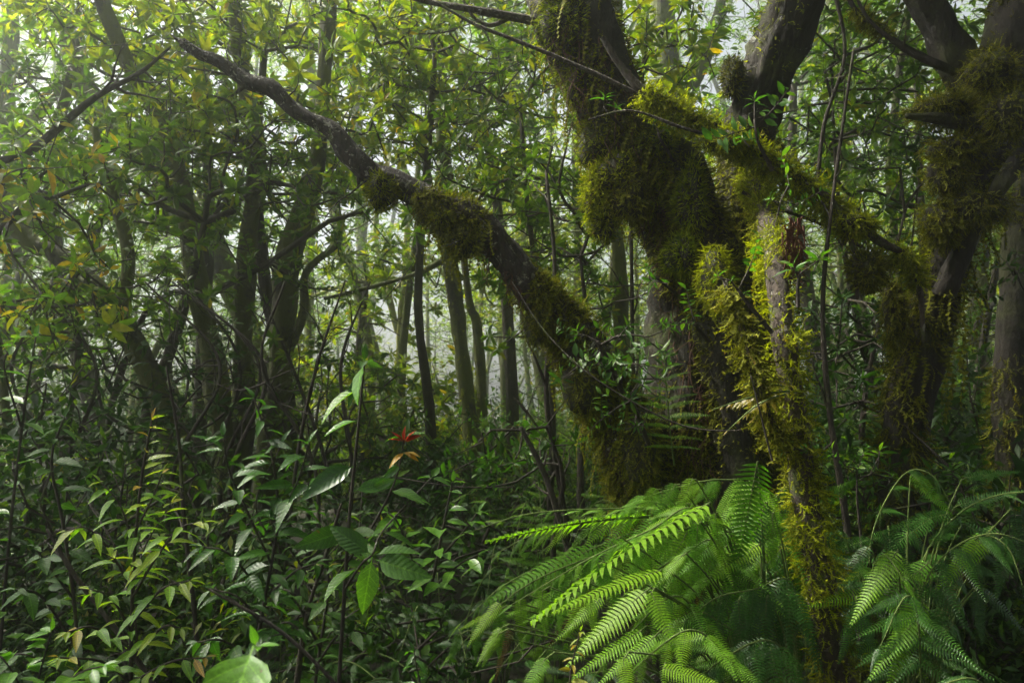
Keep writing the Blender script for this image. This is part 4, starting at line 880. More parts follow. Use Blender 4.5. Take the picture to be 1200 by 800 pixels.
twig('straight bare bough rising to the right across the top left foliage', [(-40, 560, 4.8, 12), (-20, 230, 4.8, 12), (40, 175, 4.8, 10), (110, 115, 4.8, 8), (165, 85, 4.8, 6), (200, 55, 4.8, 3)], side=7, seed=1)
twig('dark diagonal branch crossing the lime sapling at lower left', [(215, 850, 2.3, 8), (180, 800, 2.3, 7), (130, 730, 2.3, 7), (85, 670, 2.3, 6), (55, 620, 2.3, 4)], seed=2, side=4)
twig('dark diagonal stick across the glossy sapling, bottom centre left', [(430, 850, 2.1, 6), (400, 808, 2.1, 5), (330, 740, 2.1, 5), (245, 690, 2.1, 3)], seed=3, side=3)
twig('upright bare dark stem behind the lime sapling', [(240, 870, 2.8, 6), (228, 720, 2.8, 6), (215, 600, 2.8, 5), (210, 520, 2.8, 4), (195, 430, 2.8, 2)], seed=4, side=6)
twig('pale dead stick leaning on the fibrous stump at bottom left centre', [(345, 820, 2.5, 8), (360, 720, 2.5, 5), (385, 640, 2.5, 4), (400, 590, 2.5, 3)], seed=5, mat=M_barkL)
twig('thin pale vine drooping across the limb to the trunk', [(600, 330, 3.0, 1), (640, 390, 2.9, 1.5), (700, 445, 2.8, 1.8), (790, 495, 2.75, 2), (850, 505, 2.7, 2.2), (875, 502, 2.7, 2)], cat='vine', name='vine', seed=6)
twig('pale dead twig in front of the dim trunks above the star shoots', [(602, 465, 3.2, 3), (615, 480, 3.2, 3.5), (630, 500, 3.2, 2)], seed=7, mat=M_barkL)
twig('thin leaning twig in front of the slender trunk base and yellow fern', [(905, 540, 2.1, 3), (890, 480, 2.1, 2.5), (880, 440, 2.1, 2)], seed=8)
twig('long thin leaning stem left of the great trunk, bent at the moss', [(650, 760, 3.9, 9), (665, 640, 3.9, 8), (655, 560, 3.9, 8), (640, 460, 3.9, 7), (650, 320, 3.9, 5), (640, 200, 3.9, 4)], seed=9, side=9)
twig('dark forked sapling stem rising from behind the ferns at centre', [(690, 720, 3.1, 9), (665, 640, 3.1, 8), (640, 560, 3.1, 7), (610, 500, 3.1, 4)], seed=10, side=6)
twig('dark stem just right of the slender mossy trunk', [(1010, 760, 2.9, 9), (990, 600, 2.9, 8), (972, 480, 2.9, 7), (964, 360, 2.9, 6), (975, 240, 2.9, 4), (1000, 60, 2.9, 3)], seed=11, side=6)
twig('thin vine hanging straight from the canopy at upper right', [(970, -40, 3.4, 4), (990, 60, 3.4, 4), (965, 150, 3.4, 5), (955, 260, 3.4, 4)], cat='vine', name='vine', seed=12, side=3)
twig('crooked twig arching from the right mossy tree into the bright gap', [(1095, 75, 3.0, 8), (1060, 58, 3.0, 6), (1020, 25, 3.0, 5), (1000, -10, 3.0, 4)], seed=13, side=4)
twig('thin dark branch crossing behind the slender trunk towards lower right', [(870, 225, 3.2, 4), (900, 240, 3.2, 4), (960, 262, 3.2, 4), (1010, 290, 3.2, 3)], seed=14, side=6)
twig('slim upright stem in the gap left of the great trunk', [(745, 600, 4.6, 5), (742, 450, 4.6, 5), (740, 300, 4.6, 5), (738, 160, 4.6, 4)], seed=15, side=5)
twig('tangled bare branch low in the right background', [(1190, 640, 3.6, 6), (1120, 560, 3.6, 5), (1060, 500, 3.6, 4), (1000, 470, 3.6, 2)], seed=16, side=8)
for k in range(10):
    x = rr_.uniform(0, 420); d = rr_.uniform(3.6, 6)
    twig('thin dark understorey stem tangled with others at lower left', [(x, 860 - 25 * d, d, 6), (x + rr_.uniform(-30, 30), 560, d, 5), (x + rr_.uniform(-70, 70), 430, d, 4), (x + rr_.uniform(-120, 120), 330, d, 2)], name='bare_sapling', cat='sapling', seed=20 + k, side=8, group='thin bare stems tangled at lower left')
for k in range(8):
    x = rr_.uniform(980, 1200); d = rr_.uniform(3.8, 5.5)
    twig('thin bare stem tangled behind the right mossy tree', [(x, 860 - 25 * d, d, 5), (x + rr_.uniform(-30, 30), 500, d, 4), (x + rr_.uniform(-70, 70), 350, d, 3), (x + rr_.uniform(-80, 80), 220, d, 2)], name='bare_sapling', cat='sapling', seed=40 + k, side=8, group='thin bare stems behind the right tree')

# ================================================================== broad leaved saplings in the foreground
def leafset(mat, n=5, **kw):
    r = np.random.RandomState(3); o = []
    for i in range(n):
        o.append(leaf_geo(1, kw.get('w', .36) * r.uniform(.9, 1.1), 7, r.uniform(.15, .5), kw.get('droop', .3) * r.uniform(.5, 1.5), .25, r.uniform(0, .12), .42, .10).mesh('leaf', mat))
    return o
LV_gloss = leafset(M_gloss, droop=.55); LV_lime = leafset(M_lime, w=.34, droop=.6); LV_mid = leafset(M_big, w=.42, droop=.2)
LV_red = leafset(M_red, 3, w=.3); LV_amber = leafset(M_amber, 3, w=.34); LV_dark = leafset(leaf_mat('deep_green_leaf', [(0, (0.025, 0.07, 0.012)), (1, (0.045, 0.12, 0.012))], .42, .35, veins=True, island=False, spec=.28), w=.42)
def put_leaf(t, p, d, L, meshes, r, up=(0, -.25, 1), nm='leaf', label=None):
    B = basis(np.array([d]), np.array([np.array(up) + r.normal(size=3) * .25]))[0]
    o = link(nm, meshes[r.randint(len(meshes))], t, Mat4(B, np.asarray(p) - np.array(t.location), L))
    if label: o['label'] = label
    return o
def sapling(label, stems, Lpx, spacing, meshes, seed=0, tipset=None, droop=.5, extra=None, stem_mat=None, pairs=False, side=.9):
    """stems: lists of (px,py,d,w); first one rises from the ground"""
    r = np.random.RandomState(seed + 70); a, b = pw(stems[0]); z0 = ground_z(*a[0][:2])
    if a[0][2] > z0 + .1: a = [np.array([a[0][0], a[0][1], z0 - .02])] + a; b = [b[0] * 1.1] + b
    t = thing('sapling', label, 'sapling', a[0])
    for si, st in enumerate(stems):
        if si: a, b = pw(st)
        pp, rr = smooth_path(a, b, 30); g = Geo(); g.tube(pp, rr, 6, rough=.06); part('stem', g, stem_mat or M_twig, t)
        ln = np.linalg.norm(np.diff(pp, axis=0), axis=1).sum(); d_ = st[-1][2]; n = max(2, int(ln / W(spacing, d_)))
        u0 = .35 if si == 0 else .2
        for k in range(n + 1):
            u = u0 + (1 - u0) * k / n if si or len(stems) > 1 else u0 + (1 - u0) * k / n
            i = min(int(u * 29), 28); p = pp[i] * (1 - (u * 29 - i)) + pp[i + 1] * (u * 29 - i) if u < 1 else pp[-1]
            T = nrm(pp[min(i + 1, 29)] - pp[i])
            for s in ((-1, 1) if pairs or k >= n - 1 else ((-1) ** k,)):
                az = r.uniform(0, 2 * pi) if abs(T[2]) > .85 else None
                S_ = np.cross(T, [0, 0, 1]) if az is None else np.array([math.cos(az), math.sin(az) * .8 - .15, 0])
                S_ = nrm(S_ + 1e-6) * (s if az is None else 1)
                if az is not None and pairs: S_ = S_ * s
                d = nrm(S_ * side + T * .45 + np.array([0, 0, -droop * r.uniform(.3, 1.3)]) + r.normal(size=3) * .12)
                L = W(Lpx, d_) * r.uniform(.75, 1.2) * (.62 if u > .93 else 1)
                put_leaf(t, p, d, L, (tipset if (tipset and u > .86) else meshes), r)
        if tipset or True: put_leaf(t, pp[-1], nrm(nrm(pp[-1] - pp[-3]) + [0, 0, .2]), W(Lpx, d_) * .45, tipset or meshes, r)
    if extra: extra(t, r)
    return t
LT = leafset(leaf_mat('young_lime_leaf', [(0, (.15, .24, .015)), (.7, (.20, .25, .02)), (1, (.34, .20, .03))], .32, .45, veins=True, island=False), 3, w=.3)
sapling('lime green sapling with arching leafy shoots, brightest at lower left',
        [[(152, 880, 2.2, 5), (154, 740, 2.2, 5), (158, 640, 2.2, 4), (166, 560, 2.2, 3.5), (178, 492, 2.2, 2)],
         [(155, 690, 2.2, 3), (125, 640, 2.15, 3), (100, 618, 2.1, 2), (78, 622, 2.1, 1.5)], [(158, 640, 2.2, 3), (140, 590, 2.2, 2), (118, 565, 2.2, 1.5)], [(155, 700, 2.2, 3), (185, 650, 2.15, 3), (212, 618, 2.1, 2), (238, 612, 2.1, 1.5)],
         [(154, 740, 2.2, 3), (130, 700, 2.15, 3), (105, 690, 2.1, 2)], [(154, 760, 2.2, 3), (110, 735, 2.1, 3), (80, 740, 2.05, 2)], [(154, 770, 2.2, 3), (190, 735, 2.1, 3), (212, 735, 2.1, 2)],
         [(153, 800, 2.2, 3), (120, 775, 2.1, 3), (70, 770, 2.0, 2)], [(153, 800, 2.2, 3), (200, 775, 2.1, 3), (240, 770, 2.1, 2)], [(154, 730, 2.2, 3), (190, 690, 2.1, 3), (222, 680, 2.1, 2)],
         [(160, 620, 2.2, 3), (180, 580, 2.2, 2), (190, 555, 2.2, 1.5)], [(155, 690, 2.2, 3), (170, 640, 2.3, 2), (200, 590, 2.3, 1.5)]],
        33, 15, LV_lime, 1, LT, droop=.22)
sapling('glossy dark leaved sapling shining with wet leaves, left of the tall sapling',
        [[(278, 900, 2.4, 5), (300, 760, 2.4, 5), (318, 660, 2.4, 4), (326, 600, 2.4, 4), (318, 530, 2.4, 3), (298, 468, 2.4, 2)],
         [(318, 660, 2.4, 3), (290, 600, 2.35, 3), (268, 550, 2.3, 2), (262, 512, 2.3, 1.5)], [(310, 700, 2.4, 3), (270, 650, 2.3, 3), (238, 640, 2.3, 2)], [(324, 620, 2.4, 3), (345, 580, 2.35, 3), (372, 560, 2.3, 2)],
         [(305, 730, 2.4, 3), (280, 700, 2.3, 3), (250, 690, 2.3, 2)], [(312, 700, 2.4, 3), (345, 670, 2.4, 3), (370, 660, 2.4, 2)], [(300, 760, 2.4, 3), (330, 730, 2.3, 3), (350, 735, 2.3, 2)],
         [(322, 640, 2.4, 3), (300, 590, 2.4, 2), (330, 520, 2.4, 2)], [(322, 620, 2.4, 3), (350, 560, 2.4, 2), (362, 520, 2.4, 2)], [(295, 770, 2.4, 3), (260, 750, 2.3, 3), (232, 752, 2.3, 2)]],
        42, 20, LV_gloss, 2, None, droop=.35)
def tall_extra(t, r):
    def lf(px, py, d, ex, ey, ed, Lp, ms, up=(0, -1, .3), label=None):
        a = P(px, py, d); b = P(ex, ey, ed); put_leaf(t, a, nrm(b - a), np.linalg.norm(b - a), ms, r, up, label=label)
    lf(436, 652, 2.1, 425, 722, 2.06, 70, LV_mid, (0.1, -1, .15), 'largest pale green leaf hanging face on')
    lf(436, 650, 2.1, 385, 615, 2.1, 60, LV_dark, (0, -.6, .8)); lf(438, 650, 2.1, 492, 640, 2.1, 60, LV_dark, (0, -.6, .8)); lf(440, 655, 2.1, 492, 672, 2.0, 50, LV_dark)
    lf(427, 426, 2.3, 408, 468, 2.2, 45, LV_mid, (-.5, -.4, .6)); lf(427, 424, 2.3, 448, 430, 2.3, 20, LV_mid)
    lf(426, 438, 2.3, 402, 470, 2.25, 40, LV_gloss, (-.2, -.8, .6)); lf(424, 455, 2.3, 370, 475, 2.2, 55, LV_lime, (0, -.3, 1)); lf(420, 492, 2.3, 378, 505, 2.25, 50, LV_mid, (-.3, -.5, .8))
    lf(417, 545, 2.3, 352, 575, 2.2, 60, LV_gloss, (0, -.5, .9)); lf(414, 575, 2.3, 470, 560, 2.3, 50, LV_gloss); lf(410, 620, 2.3, 350, 640, 2.2, 60, LV_dark)
    for k in range(5): lf(474, 518, 2.3, 474 + 18 * math.cos(.2 + k * .75), 512 - 10 * math.sin(.2 + k * .75) - 2, 2.28, 13, LV_red, (0, -.5, 1), 'young red leaf' )
    for k in range(5): lf(474, 530, 2.3, 474 + 20 * math.cos(-.6 + k * .95), 538 - 8 * math.sin(k * 1.1), 2.27, 25, LV_amber, (0, -.4, 1), 'amber leaf')
    lf(470, 545, 2.3, 448, 560, 2.28, 30, LV_gloss); lf(465, 560, 2.3, 430, 575, 2.28, 30, LV_gloss)
sapling('tall thin sapling with a red young shoot and one large hanging leaf', [[(392, 900, 2.3, 5), (402, 720, 2.3, 5), (410, 600, 2.3, 4), (420, 500, 2.3, 3.5), (427, 424, 2.3, 2.5)],
        [(406, 660, 2.3, 3), (440, 610, 2.3, 3), (464, 560, 2.3, 2), (474, 512, 2.3, 1.5)], [(404, 690, 2.3, 3), (424, 660, 2.2, 3), (437, 648, 2.1, 2.5), (450, 620, 2.2, 2), (505, 560, 2.4, 1.5)]], 50, 400, LV_dark, 3, None, extra=tall_extra, stem_mat=M_twig)
sapling('sapling with drooping dark leaves right of the glossy one, under the tall sapling', [[(360, 900, 2.6, 5), (372, 780, 2.6, 4), (385, 680, 2.6, 3), (372, 600, 2.6, 2)], [(375, 760, 2.6, 3), (345, 700, 2.5, 2), (332, 690, 2.5, 2)], [(385, 690, 2.6, 3), (410, 650, 2.5, 2)], [(370, 780, 2.6, 3), (400, 740, 2.5, 2), (430, 742, 2.5, 2)]], 32, 20, LV_dark, 4)
sapling('dark sapling at the left edge with one grey shining leaf', [[(95, 900, 2.5, 5), (90, 740, 2.5, 4), (75, 620, 2.5, 4), (60, 540, 2.5, 3), (75, 490, 2.5, 2)], [(90, 760, 2.5, 3), (50, 700, 2.4, 3), (20, 690, 2.3, 2)], [(85, 700, 2.5, 3), (40, 640, 2.4, 2)], [(95, 800, 2.5, 3), (40, 770, 2.3, 2), (10, 765, 2.3, 2)]], 34, 20, LV_dark, 5)
sapling('small sapling with bright tip leaves at the left edge, halfway up', [[(-10, 900, 2.8, 5), (10, 640, 2.8, 4), (30, 470, 2.8, 3), (42, 395, 2.8, 2)], [(25, 500, 2.8, 3), (5, 430, 2.7, 2), (15, 405, 2.7, 2)]], 36, 40, LV_mid, 6)
sapling('sapling with pale layered leaves in front of the misty gap at centre', [[(480, 860, 3.2, 5), (500, 720, 3.2, 4), (515, 640, 3.2, 3), (530, 565, 3.2, 2)], [(500, 700, 3.2, 3), (470, 620, 3.1, 2), (455, 600, 3.1, 2)], [(510, 660, 3.2, 3), (545, 620, 3.2, 2), (560, 600, 3.2, 2)], [(505, 690, 3.2, 3), (540, 660, 3.1, 2), (560, 650, 3.1, 2)]], 34, 17, LV_mid, 7)
sapling('low sapling of mid green leaves at the bottom left corner', [[(30, 930, 1.9, 4), (40, 820, 1.9, 3), (60, 740, 1.9, 2)], [(38, 830, 1.9, 3), (90, 790, 1.85, 2), (120, 780, 1.85, 2)], [(38, 830, 1.9, 3), (10, 780, 1.85, 2), (-10, 760, 1.85, 2)]], 40, 16, LV_mid, 8)
sapling('yellow leaved seedling beside the fern at bottom centre', [[(665, 880, 1.7, 3), (668, 800, 1.7, 3), (672, 770, 1.7, 2), (680, 740, 1.7, 1.5)]], 22, 12, LT, 9)
sapling('seedling with pale shining leaves at the bottom, left of the ferns', [[(495, 890, 1.7, 4), (495, 820, 1.7, 3), (490, 790, 1.7, 2), (485, 765, 1.7, 1.5)]], 34, 12, LV_gloss, 10)
def near_leaf(t, r):
    a = P(297, 756, 1.0); b = P(268, 838, .93); put_leaf(t, a, nrm(b - a), .13, LV_big, r, (-.15, -.75, .7))
LV_big = leafset(M_big, 2, w=.72, droop=.15)
sapling('nearest plant, one blurred broad leaf rising into the bottom edge', [[(330, 1000, 1.05, 5), (325, 860, 1.03, 4), (300, 757, 1.0, 3)]], 60, 4000, LV_mid, 11, extra=near_leaf, stem_mat=M_stem)

# ================================================================== ferns
def pinna_geo(seed=0, n=24, wide=.15, droop=.22, pw_=.023, ang=76):
    r = np.random.RandomState(seed); g = Geo(); t = np.linspace(0, 1, 9)
    f = lambda y: -droop * y ** 2 * (1 + .2 * math.sin(seed))
    g.tube(np.stack([0 * t, t, f(t) - .004], -1), .010 * (1 - .8 * t), 3, m=0, cap=False)
    for k in range(n):
        y = .03 + .95 * k / n; L = wide * min(1, max(.02, (1.02 - y)) * 1.5) ** .85 * min(1, .6 + y * 4); a = math.radians(ang - 14 * y)
        for s in (-1, 1):
            L2 = L * r.uniform(.92, 1.06); d = np.array([s * math.sin(a), math.cos(a), -.12 + r.uniform(-.1, .1)]); q = np.array([-s * math.cos(a) * 0, 1, 0]) * pw_ * .5
            o = np.array([0, y, f(y)]); dz = np.array([0, 0, 2 * droop * y * -.0])
            v = [o - q, o + q, o + d * L2 * .55 + q * .95 + [0, 0, .012], o + d * L2 * .55 - q * .85 + [0, 0, .012], o + d * L2 + [0, pw_ * .35, -.01]]
            g.add(v, [[0, 1, 2, 3] if s < 0 else [1, 0, 3, 2]], [[3, 2, 4] if s < 0 else [2, 3, 4]], 1)
    return g
def pinnae(mat, **kw): return [pinna_geo(s, **kw).mesh('pinna', [M_rachis, mat]) for s in range(3)]
PN_h = pinnae(M_fern, n=26, wide=.175, droop=.08, pw_=.025, ang=78); PN_hl = pinnae(M_fernlit, n=26, wide=.175, droop=.12, pw_=.026, ang=78); PN_hd = pinnae(M_fernshade, n=26, wide=.16, droop=.12, pw_=.022, ang=78)
PN_b = pinnae(M_fern, droop=.22); PN_d = pinnae(M_fernshade, droop=.3); PN_y = pinnae(M_fernyl, n=14, wide=.2, droop=.2, pw_=.05)
def fern(label, fronds, base, meshes, seed=0, mat=None, group=None, name='fern'):
    """fronds: list of (path [(px,py,d)...] base->tip, pinna length px, pairs, sag)"""
    r = np.random.RandomState(seed + 900); t = thing(name, label, 'fern', base, group); b0 = np.array(t.location)
    for fr in fronds:
        path, Lp, n, sag = fr[:4]; ms = fr[4] if len(fr) > 4 else meshes
        pts = [P(*q) if len(q) == 3 and not isinstance(q, np.ndarray) else q for q in path]
        d_ = path[-1][2] if not isinstance(path[-1], np.ndarray) else 1; Lm = W(Lp, d_) if not isinstance(path[-1], np.ndarray) else Lp
        pp, rr = smooth_path(pts, [.0035] + [.0026] * (len(pts) - 2) + [.001], 40); g = Geo(); g.tube(pp, rr, 5)
        f = part('frond', g, M_rachis, t)
        T, _, _ = frames(pp)
        for k in range(n):
            u = .16 + .83 * k / (n - 1); i = min(int(u * 39), 38); p = pp[i]; tt = T[i]
            L = Lm * min(1, (1.04 - u) * 1.55) ** .9 * min(1, .6 + u) * r.uniform(.92, 1.06)
            for s in (-1, 1):
                sd = nrm(np.cross(tt, [0, 0, 1]) + 1e-6) * s
                d = nrm(sd * (1 - sag * .55) + tt * (.35 + .5 * u) + np.array([0, 0, -sag]) + r.normal(size=3) * .06)
                up = nrm(np.array([-.1, -.2 - sag, .8 - sag * .3]) + sd * sag * .35 + r.normal(size=3) * .10)
                B = basis(np.array([d]), up[None])[0]
                link('pinna', ms[r.randint(3)], f, Mat4(B, p - b0, L))
        d = T[-1]; B = basis(np.array([nrm(d)]), np.array([[0, -.3, 1.]]))[0]; link('pinna', ms[0], f, Mat4(B, pp[-1] - b0, Lm * .3))
    return t
def blades(t, lst, seed=0, root=None):
    """long comb shaped pinnae on their own stalks: (base px, tip px, depth0, depth1, meshes, facing)"""
    r = np.random.RandomState(seed); b0 = np.array(t.location); f = None
    for a, b, d0, d1, ms, up in lst:
        A = P(*a, d0); B_ = P(*b, d1); k = np.linalg.norm(B_ - A)
        rt = np.array(root) if root is not None else b0 + [0, 0, .05]
        mid = (A * .45 + rt * .55); mid[2] = A[2] * .75 + rt[2] * .25; g = Geo(); pp, rr = smooth_path([rt, mid, A + [0, 0, .015], A + (B_ - A) * .04], [.003, .003, .0022, .0018], 22)
        g.tube(pp, rr, 5); f = part('frond', g, M_rachis, t)
        M = basis(np.array([nrm(B_ - A)]), (np.array([up]) + r.normal(size=(1, 3)) * .12))[0]
        link('pinna', ms[r.randint(3)], f, Mat4(M, A - b0, k))
FC = (-.15, -1, .35); FU = (-.2, -.5, 1)
BRIGHT_F = fern('large bright fern spreading left below the great mossy tree, lit from above', [
    ([(925, 720, 2.5), (900, 580, 2.45), (850, 562, 2.4), (790, 572, 2.35), (730, 596, 2.3), (672, 640, 2.25)], 75, 14, .75),
    ([(900, 720, 2.4), (850, 615, 2.35), (780, 628, 2.25), (700, 650, 2.2), (610, 690, 2.15), (530, 765, 2.1)], 82, 19, .9),
    ([(880, 720, 2.3), (820, 600, 2.2), (760, 622, 2.1), (690, 655, 2.05), (600, 708, 2.0)], 70, 15, .25),
    ([(900, 740, 2.5), (830, 600, 2.6), (740, 600, 2.7), (640, 620, 2.75), (560, 660, 2.8)], 95, 15, .4),
    ([(880, 760, 2.4), (800, 640, 2.4), (720, 665, 2.35), (640, 720, 2.3), (580, 790, 2.3)], 85, 14, .7),
    ([(860, 800, 2.1), (800, 700, 2.0), (740, 740, 1.95), (690, 800, 1.9)], 90, 10, .6),
    ([(880, 800, 1.9), (820, 740, 1.8), (770, 760, 1.75), (700, 830, 1.7)], 95, 8, .4),
    ([(890, 760, 2.35), (845, 640, 2.2), (800, 650, 2.1), (740, 690, 2.0), (690, 745, 1.95)], 90, 11, .55),
    ([(890, 740, 2.5), (800, 620, 2.6), (700, 640, 2.7), (600, 680, 2.75), (540, 730, 2.8)], 90, 16, .6),
    ([(880, 740, 2.4), (790, 600, 2.3), (720, 596, 2.25), (620, 602, 2.2), (545, 625, 2.2)], 60, 13, .15),
    ], [*P(900, 760, 2.4)[:2], ground_z(*P(900, 760, 2.4)[:2])], PN_b, 1)
blades(BRIGHT_F, [
    ((888, 540), (862, 686), 2.2, 2.15, PN_h, FC), ((757, 692), (655, 776), 1.85, 1.78, PN_hl, FU), ((762, 692), (804, 778), 1.84, 1.72, PN_hl, (.2, -.8, .6)),
    ((812, 560), (786, 618), 2.25, 2.2, PN_h, FC), ((792, 566), (762, 622), 2.25, 2.2, PN_h, FC), ((770, 572), (742, 610), 2.27, 2.2, PN_h, FC), ((752, 580), (715, 612), 2.28, 2.2, PN_h, FU),
    ((818, 612), (812, 686), 2.05, 2.0, PN_h, FC), ((838, 600), (846, 668), 2.15, 2.1, PN_h, FC), ((830, 590), (600, 702), 2.1, 1.95, PN_hl, (0, .3, 1)), ((775, 668), (640, 704), 1.95, 1.85, PN_hl, (0, .2, 1)),
    ((760, 604), (560, 612), 2.3, 2.2, PN_hl, (0, .2, 1)), ((700, 640), (560, 700), 2.25, 2.15, PN_h, FU), ((752, 738), (662, 792), 1.8, 1.75, PN_h, FU), ((768, 745), (694, 800), 1.75, 1.7, PN_h, FU),
    ((775, 782), (862, 806), 1.7, 1.62, PN_h, (0, -.5, 1)), ((700, 660), (735, 730), 2.0, 1.95, PN_h, FC), ((720, 630), (770, 668), 2.05, 2.0, PN_h, FU),
    ((560, 728), (556, 778), 2.1, 2.08, PN_h, FC), ((585, 712), (584, 775), 2.1, 2.08, PN_h, FC), ((610, 700), (611, 762), 2.1, 2.07, PN_h, FC), ((635, 690), (640, 752), 2.1, 2.06, PN_h, FC), ((538, 742), (525, 782), 2.1, 2.08, PN_h, FC),
    ((660, 700), (655, 745), 2.05, 2.0, PN_h, FC), ((690, 700), (700, 752), 1.95, 1.9, PN_h, FC), ((800, 650), (760, 690), 1.95, 1.9, PN_hl, FU), ((640, 770), (600, 830), 1.7, 1.6, PN_h, FU), ((730, 770), (740, 840), 1.6, 1.5, PN_h, FC)], 1)
DARK_F = fern('shaded fern hanging between the bright fern and the slender mossy trunk', [
    ([(935, 700, 2.45), (915, 600, 2.4), (890, 570, 2.3), (865, 590, 2.2)], 120, 6, .95, PN_b),
    ([(940, 740, 2.3), (925, 680, 2.2), (885, 690, 2.1), (840, 700, 2.05), (800, 730, 2.0)], 110, 8, 1.0),
    ([(945, 740, 2.5), (950, 600, 2.5), (925, 570, 2.45), (895, 600, 2.4)], 110, 6, .9),
    ([(940, 780, 2.1), (900, 750, 2.0), (850, 770, 1.9), (800, 810, 1.85)], 100, 8, .7),
    ([(950, 740, 2.5), (960, 640, 2.45), (940, 620, 2.4), (900, 660, 2.3)], 110, 6, .9),
    ], [*P(945, 760, 2.4)[:2], ground_z(*P(945, 760, 2.4)[:2])], PN_d, 2)
blades(DARK_F, [((897, 588), (868, 690), 2.3, 2.25, PN_hd, FC), ((905, 600), (908, 672), 2.2, 2.15, PN_h, FC), ((865, 702), (872, 798), 2.1, 2.05, PN_hd, FC), ((898, 700), (896, 800), 2.1, 2.05, PN_hd, FC),
    ((843, 708), (838, 790), 2.1, 2.05, PN_hd, FC), ((922, 650), (946, 745), 2.4, 2.38, PN_hd, FC), ((880, 690), (885, 780), 2.2, 2.15, PN_hd, FC), ((925, 700), (935, 800), 2.4, 2.35, PN_hd, FC), ((820, 720), (812, 790), 2.0, 1.95, PN_hd, FC)], 2)
RIGHT_F = fern('dark fern arching in front of the right mossy tree', [
    ([(1030, 760, 2.5), (1020, 640, 2.45), (1055, 560, 2.4), (1090, 555, 2.35), (1120, 600, 2.3)], 85, 9, .5),
    ([(1060, 760, 2.4), (1080, 660, 2.35), (1120, 605, 2.3), (1170, 580, 2.25), (1240, 575, 2.2)], 70, 11, .3),
    ([(1080, 780, 2.3), (1110, 680, 2.25), (1145, 630, 2.2), (1180, 640, 2.15), (1200, 690, 2.1)], 100, 8, .8),
    ([(1060, 760, 2.3), (1085, 680, 2.2), (1120, 640, 2.15), (1165, 625, 2.1), (1215, 640, 2.1)], 100, 8, .9),
    ([(1040, 780, 2.3), (1020, 690, 2.2), (1035, 650, 2.1), (1060, 680, 2.0)], 100, 6, .6, PN_b),
    ([(1080, 800, 2.1), (1075, 720, 2.0), (1060, 700, 1.95), (1030, 760, 1.9)], 100, 6, .6),
    ([(1030, 780, 2.5), (1000, 660, 2.4), (985, 620, 2.35), (970, 640, 2.3)], 100, 6, .8),
    ([(1180, 900, 1.9), (1170, 830, 1.8), (1140, 795, 1.75), (1080, 810, 1.7)], 90, 8, .4),
    ], [*P(1060, 780, 2.4)[:2], ground_z(*P(1060, 780, 2.4)[:2])], PN_d, 3)
blades(RIGHT_F, [((984, 628), (1010, 700), 2.45, 2.4, PN_hd, FC), ((1052, 645), (990, 728), 2.1, 2.05, PN_hl, FU), ((1068, 555), (1120, 604), 2.4, 2.3, PN_h, FC), ((1122, 592), (1204, 568), 2.35, 2.3, PN_hd, FU),
    ((1112, 602), (1036, 616), 2.3, 2.25, PN_hd, FU), ((1156, 628), (1098, 690), 2.2, 2.15, PN_h, FC), ((1180, 630), (1170, 706), 2.2, 2.15, PN_hd, FC), ((1082, 704), (1044, 804), 2.1, 2.0, PN_h, FC), ((1034, 625), (1082, 690), 2.2, 2.15, PN_hd, FC),
    ((1090, 640), (1130, 605), 2.3, 2.3, PN_hd, FC), ((1090, 810), (1190, 798), 1.9, 1.8, PN_hd, FU), ((960, 590), (1010, 560), 2.6, 2.6, PN_h, FC), ((1130, 560), (1200, 545), 2.6, 2.6, PN_hd, FU)], 3)
PN_x = pinnae(leaf_mat('dead_fern_leaf', [(0, (0.09, 0.05, 0.018)), (1, (0.16, 0.09, 0.03))], .7, .3, island=False, spec=.1, tint=(1.4, 1.1, .7)), n=26, wide=.11, droop=.3, pw_=.018)
rf = np.random.RandomState(12); more = []
for k in range(34):                     # the fan of pinnae stepping down to the left
    u = rf.rand(); bx = 890 - 330 * u + rf.uniform(-20, 20); by = 590 + 110 * u + rf.uniform(-12, 95) * (1 - .5 * u); L = rf.uniform(60, 115) * (1 - .35 * u)
    a = math.radians(rf.uniform(95, 165)); d = 2.35 - .35 * (by - 590) / 150 + rf.uniform(-.1, .25)
    more.append(((bx, by), (bx + L * math.cos(a), by + L * math.sin(a)), d, d - .05, PN_h if rf.rand() < .75 else PN_hl, FC if a < 2.2 else FU))
more += [((700, 690), (640, 760), 2.25, 2.2, PN_x, FC), ((600, 735), (575, 800), 2.15, 2.1, PN_x, FC), ((835, 640), (815, 720), 2.3, 2.3, PN_x, FC)]
blades(BRIGHT_F, more, 5)
more = []
for k in range(20):                     # and the darker ones on the right
    bx = rf.uniform(985, 1190); by = rf.uniform(590, 740); L = rf.uniform(60, 110); a = math.radians(rf.uniform(25, 155)); d = 2.5 - .4 * (by - 590) / 150 + rf.uniform(-.1, .2)
    more.append(((bx, by), (bx + L * math.cos(a), by + L * math.sin(a)), d, d - .05, PN_hd if rf.rand() < .6 else PN_h, FC if abs(a - 1.57) < .6 else FU))
more += [((1130, 660), (1105, 740), 2.3, 2.3, PN_x, FC), ((1020, 720), (1060, 780), 2.2, 2.2, PN_x, FC)]
blades(RIGHT_F, more, 6)
more = []
for k in range(12):
    bx = rf.uniform(800, 945); by = rf.uniform(620, 730); L = rf.uniform(80, 115); a = math.radians(rf.uniform(75, 115)); d = 2.35 + rf.uniform(-.1, .2)
    more.append(((bx, by), (bx + L * math.cos(a), by + L * math.sin(a)), d, d - .03, PN_hd if rf.rand() < .7 else PN_h, FC))
blades(DARK_F, more, 7)
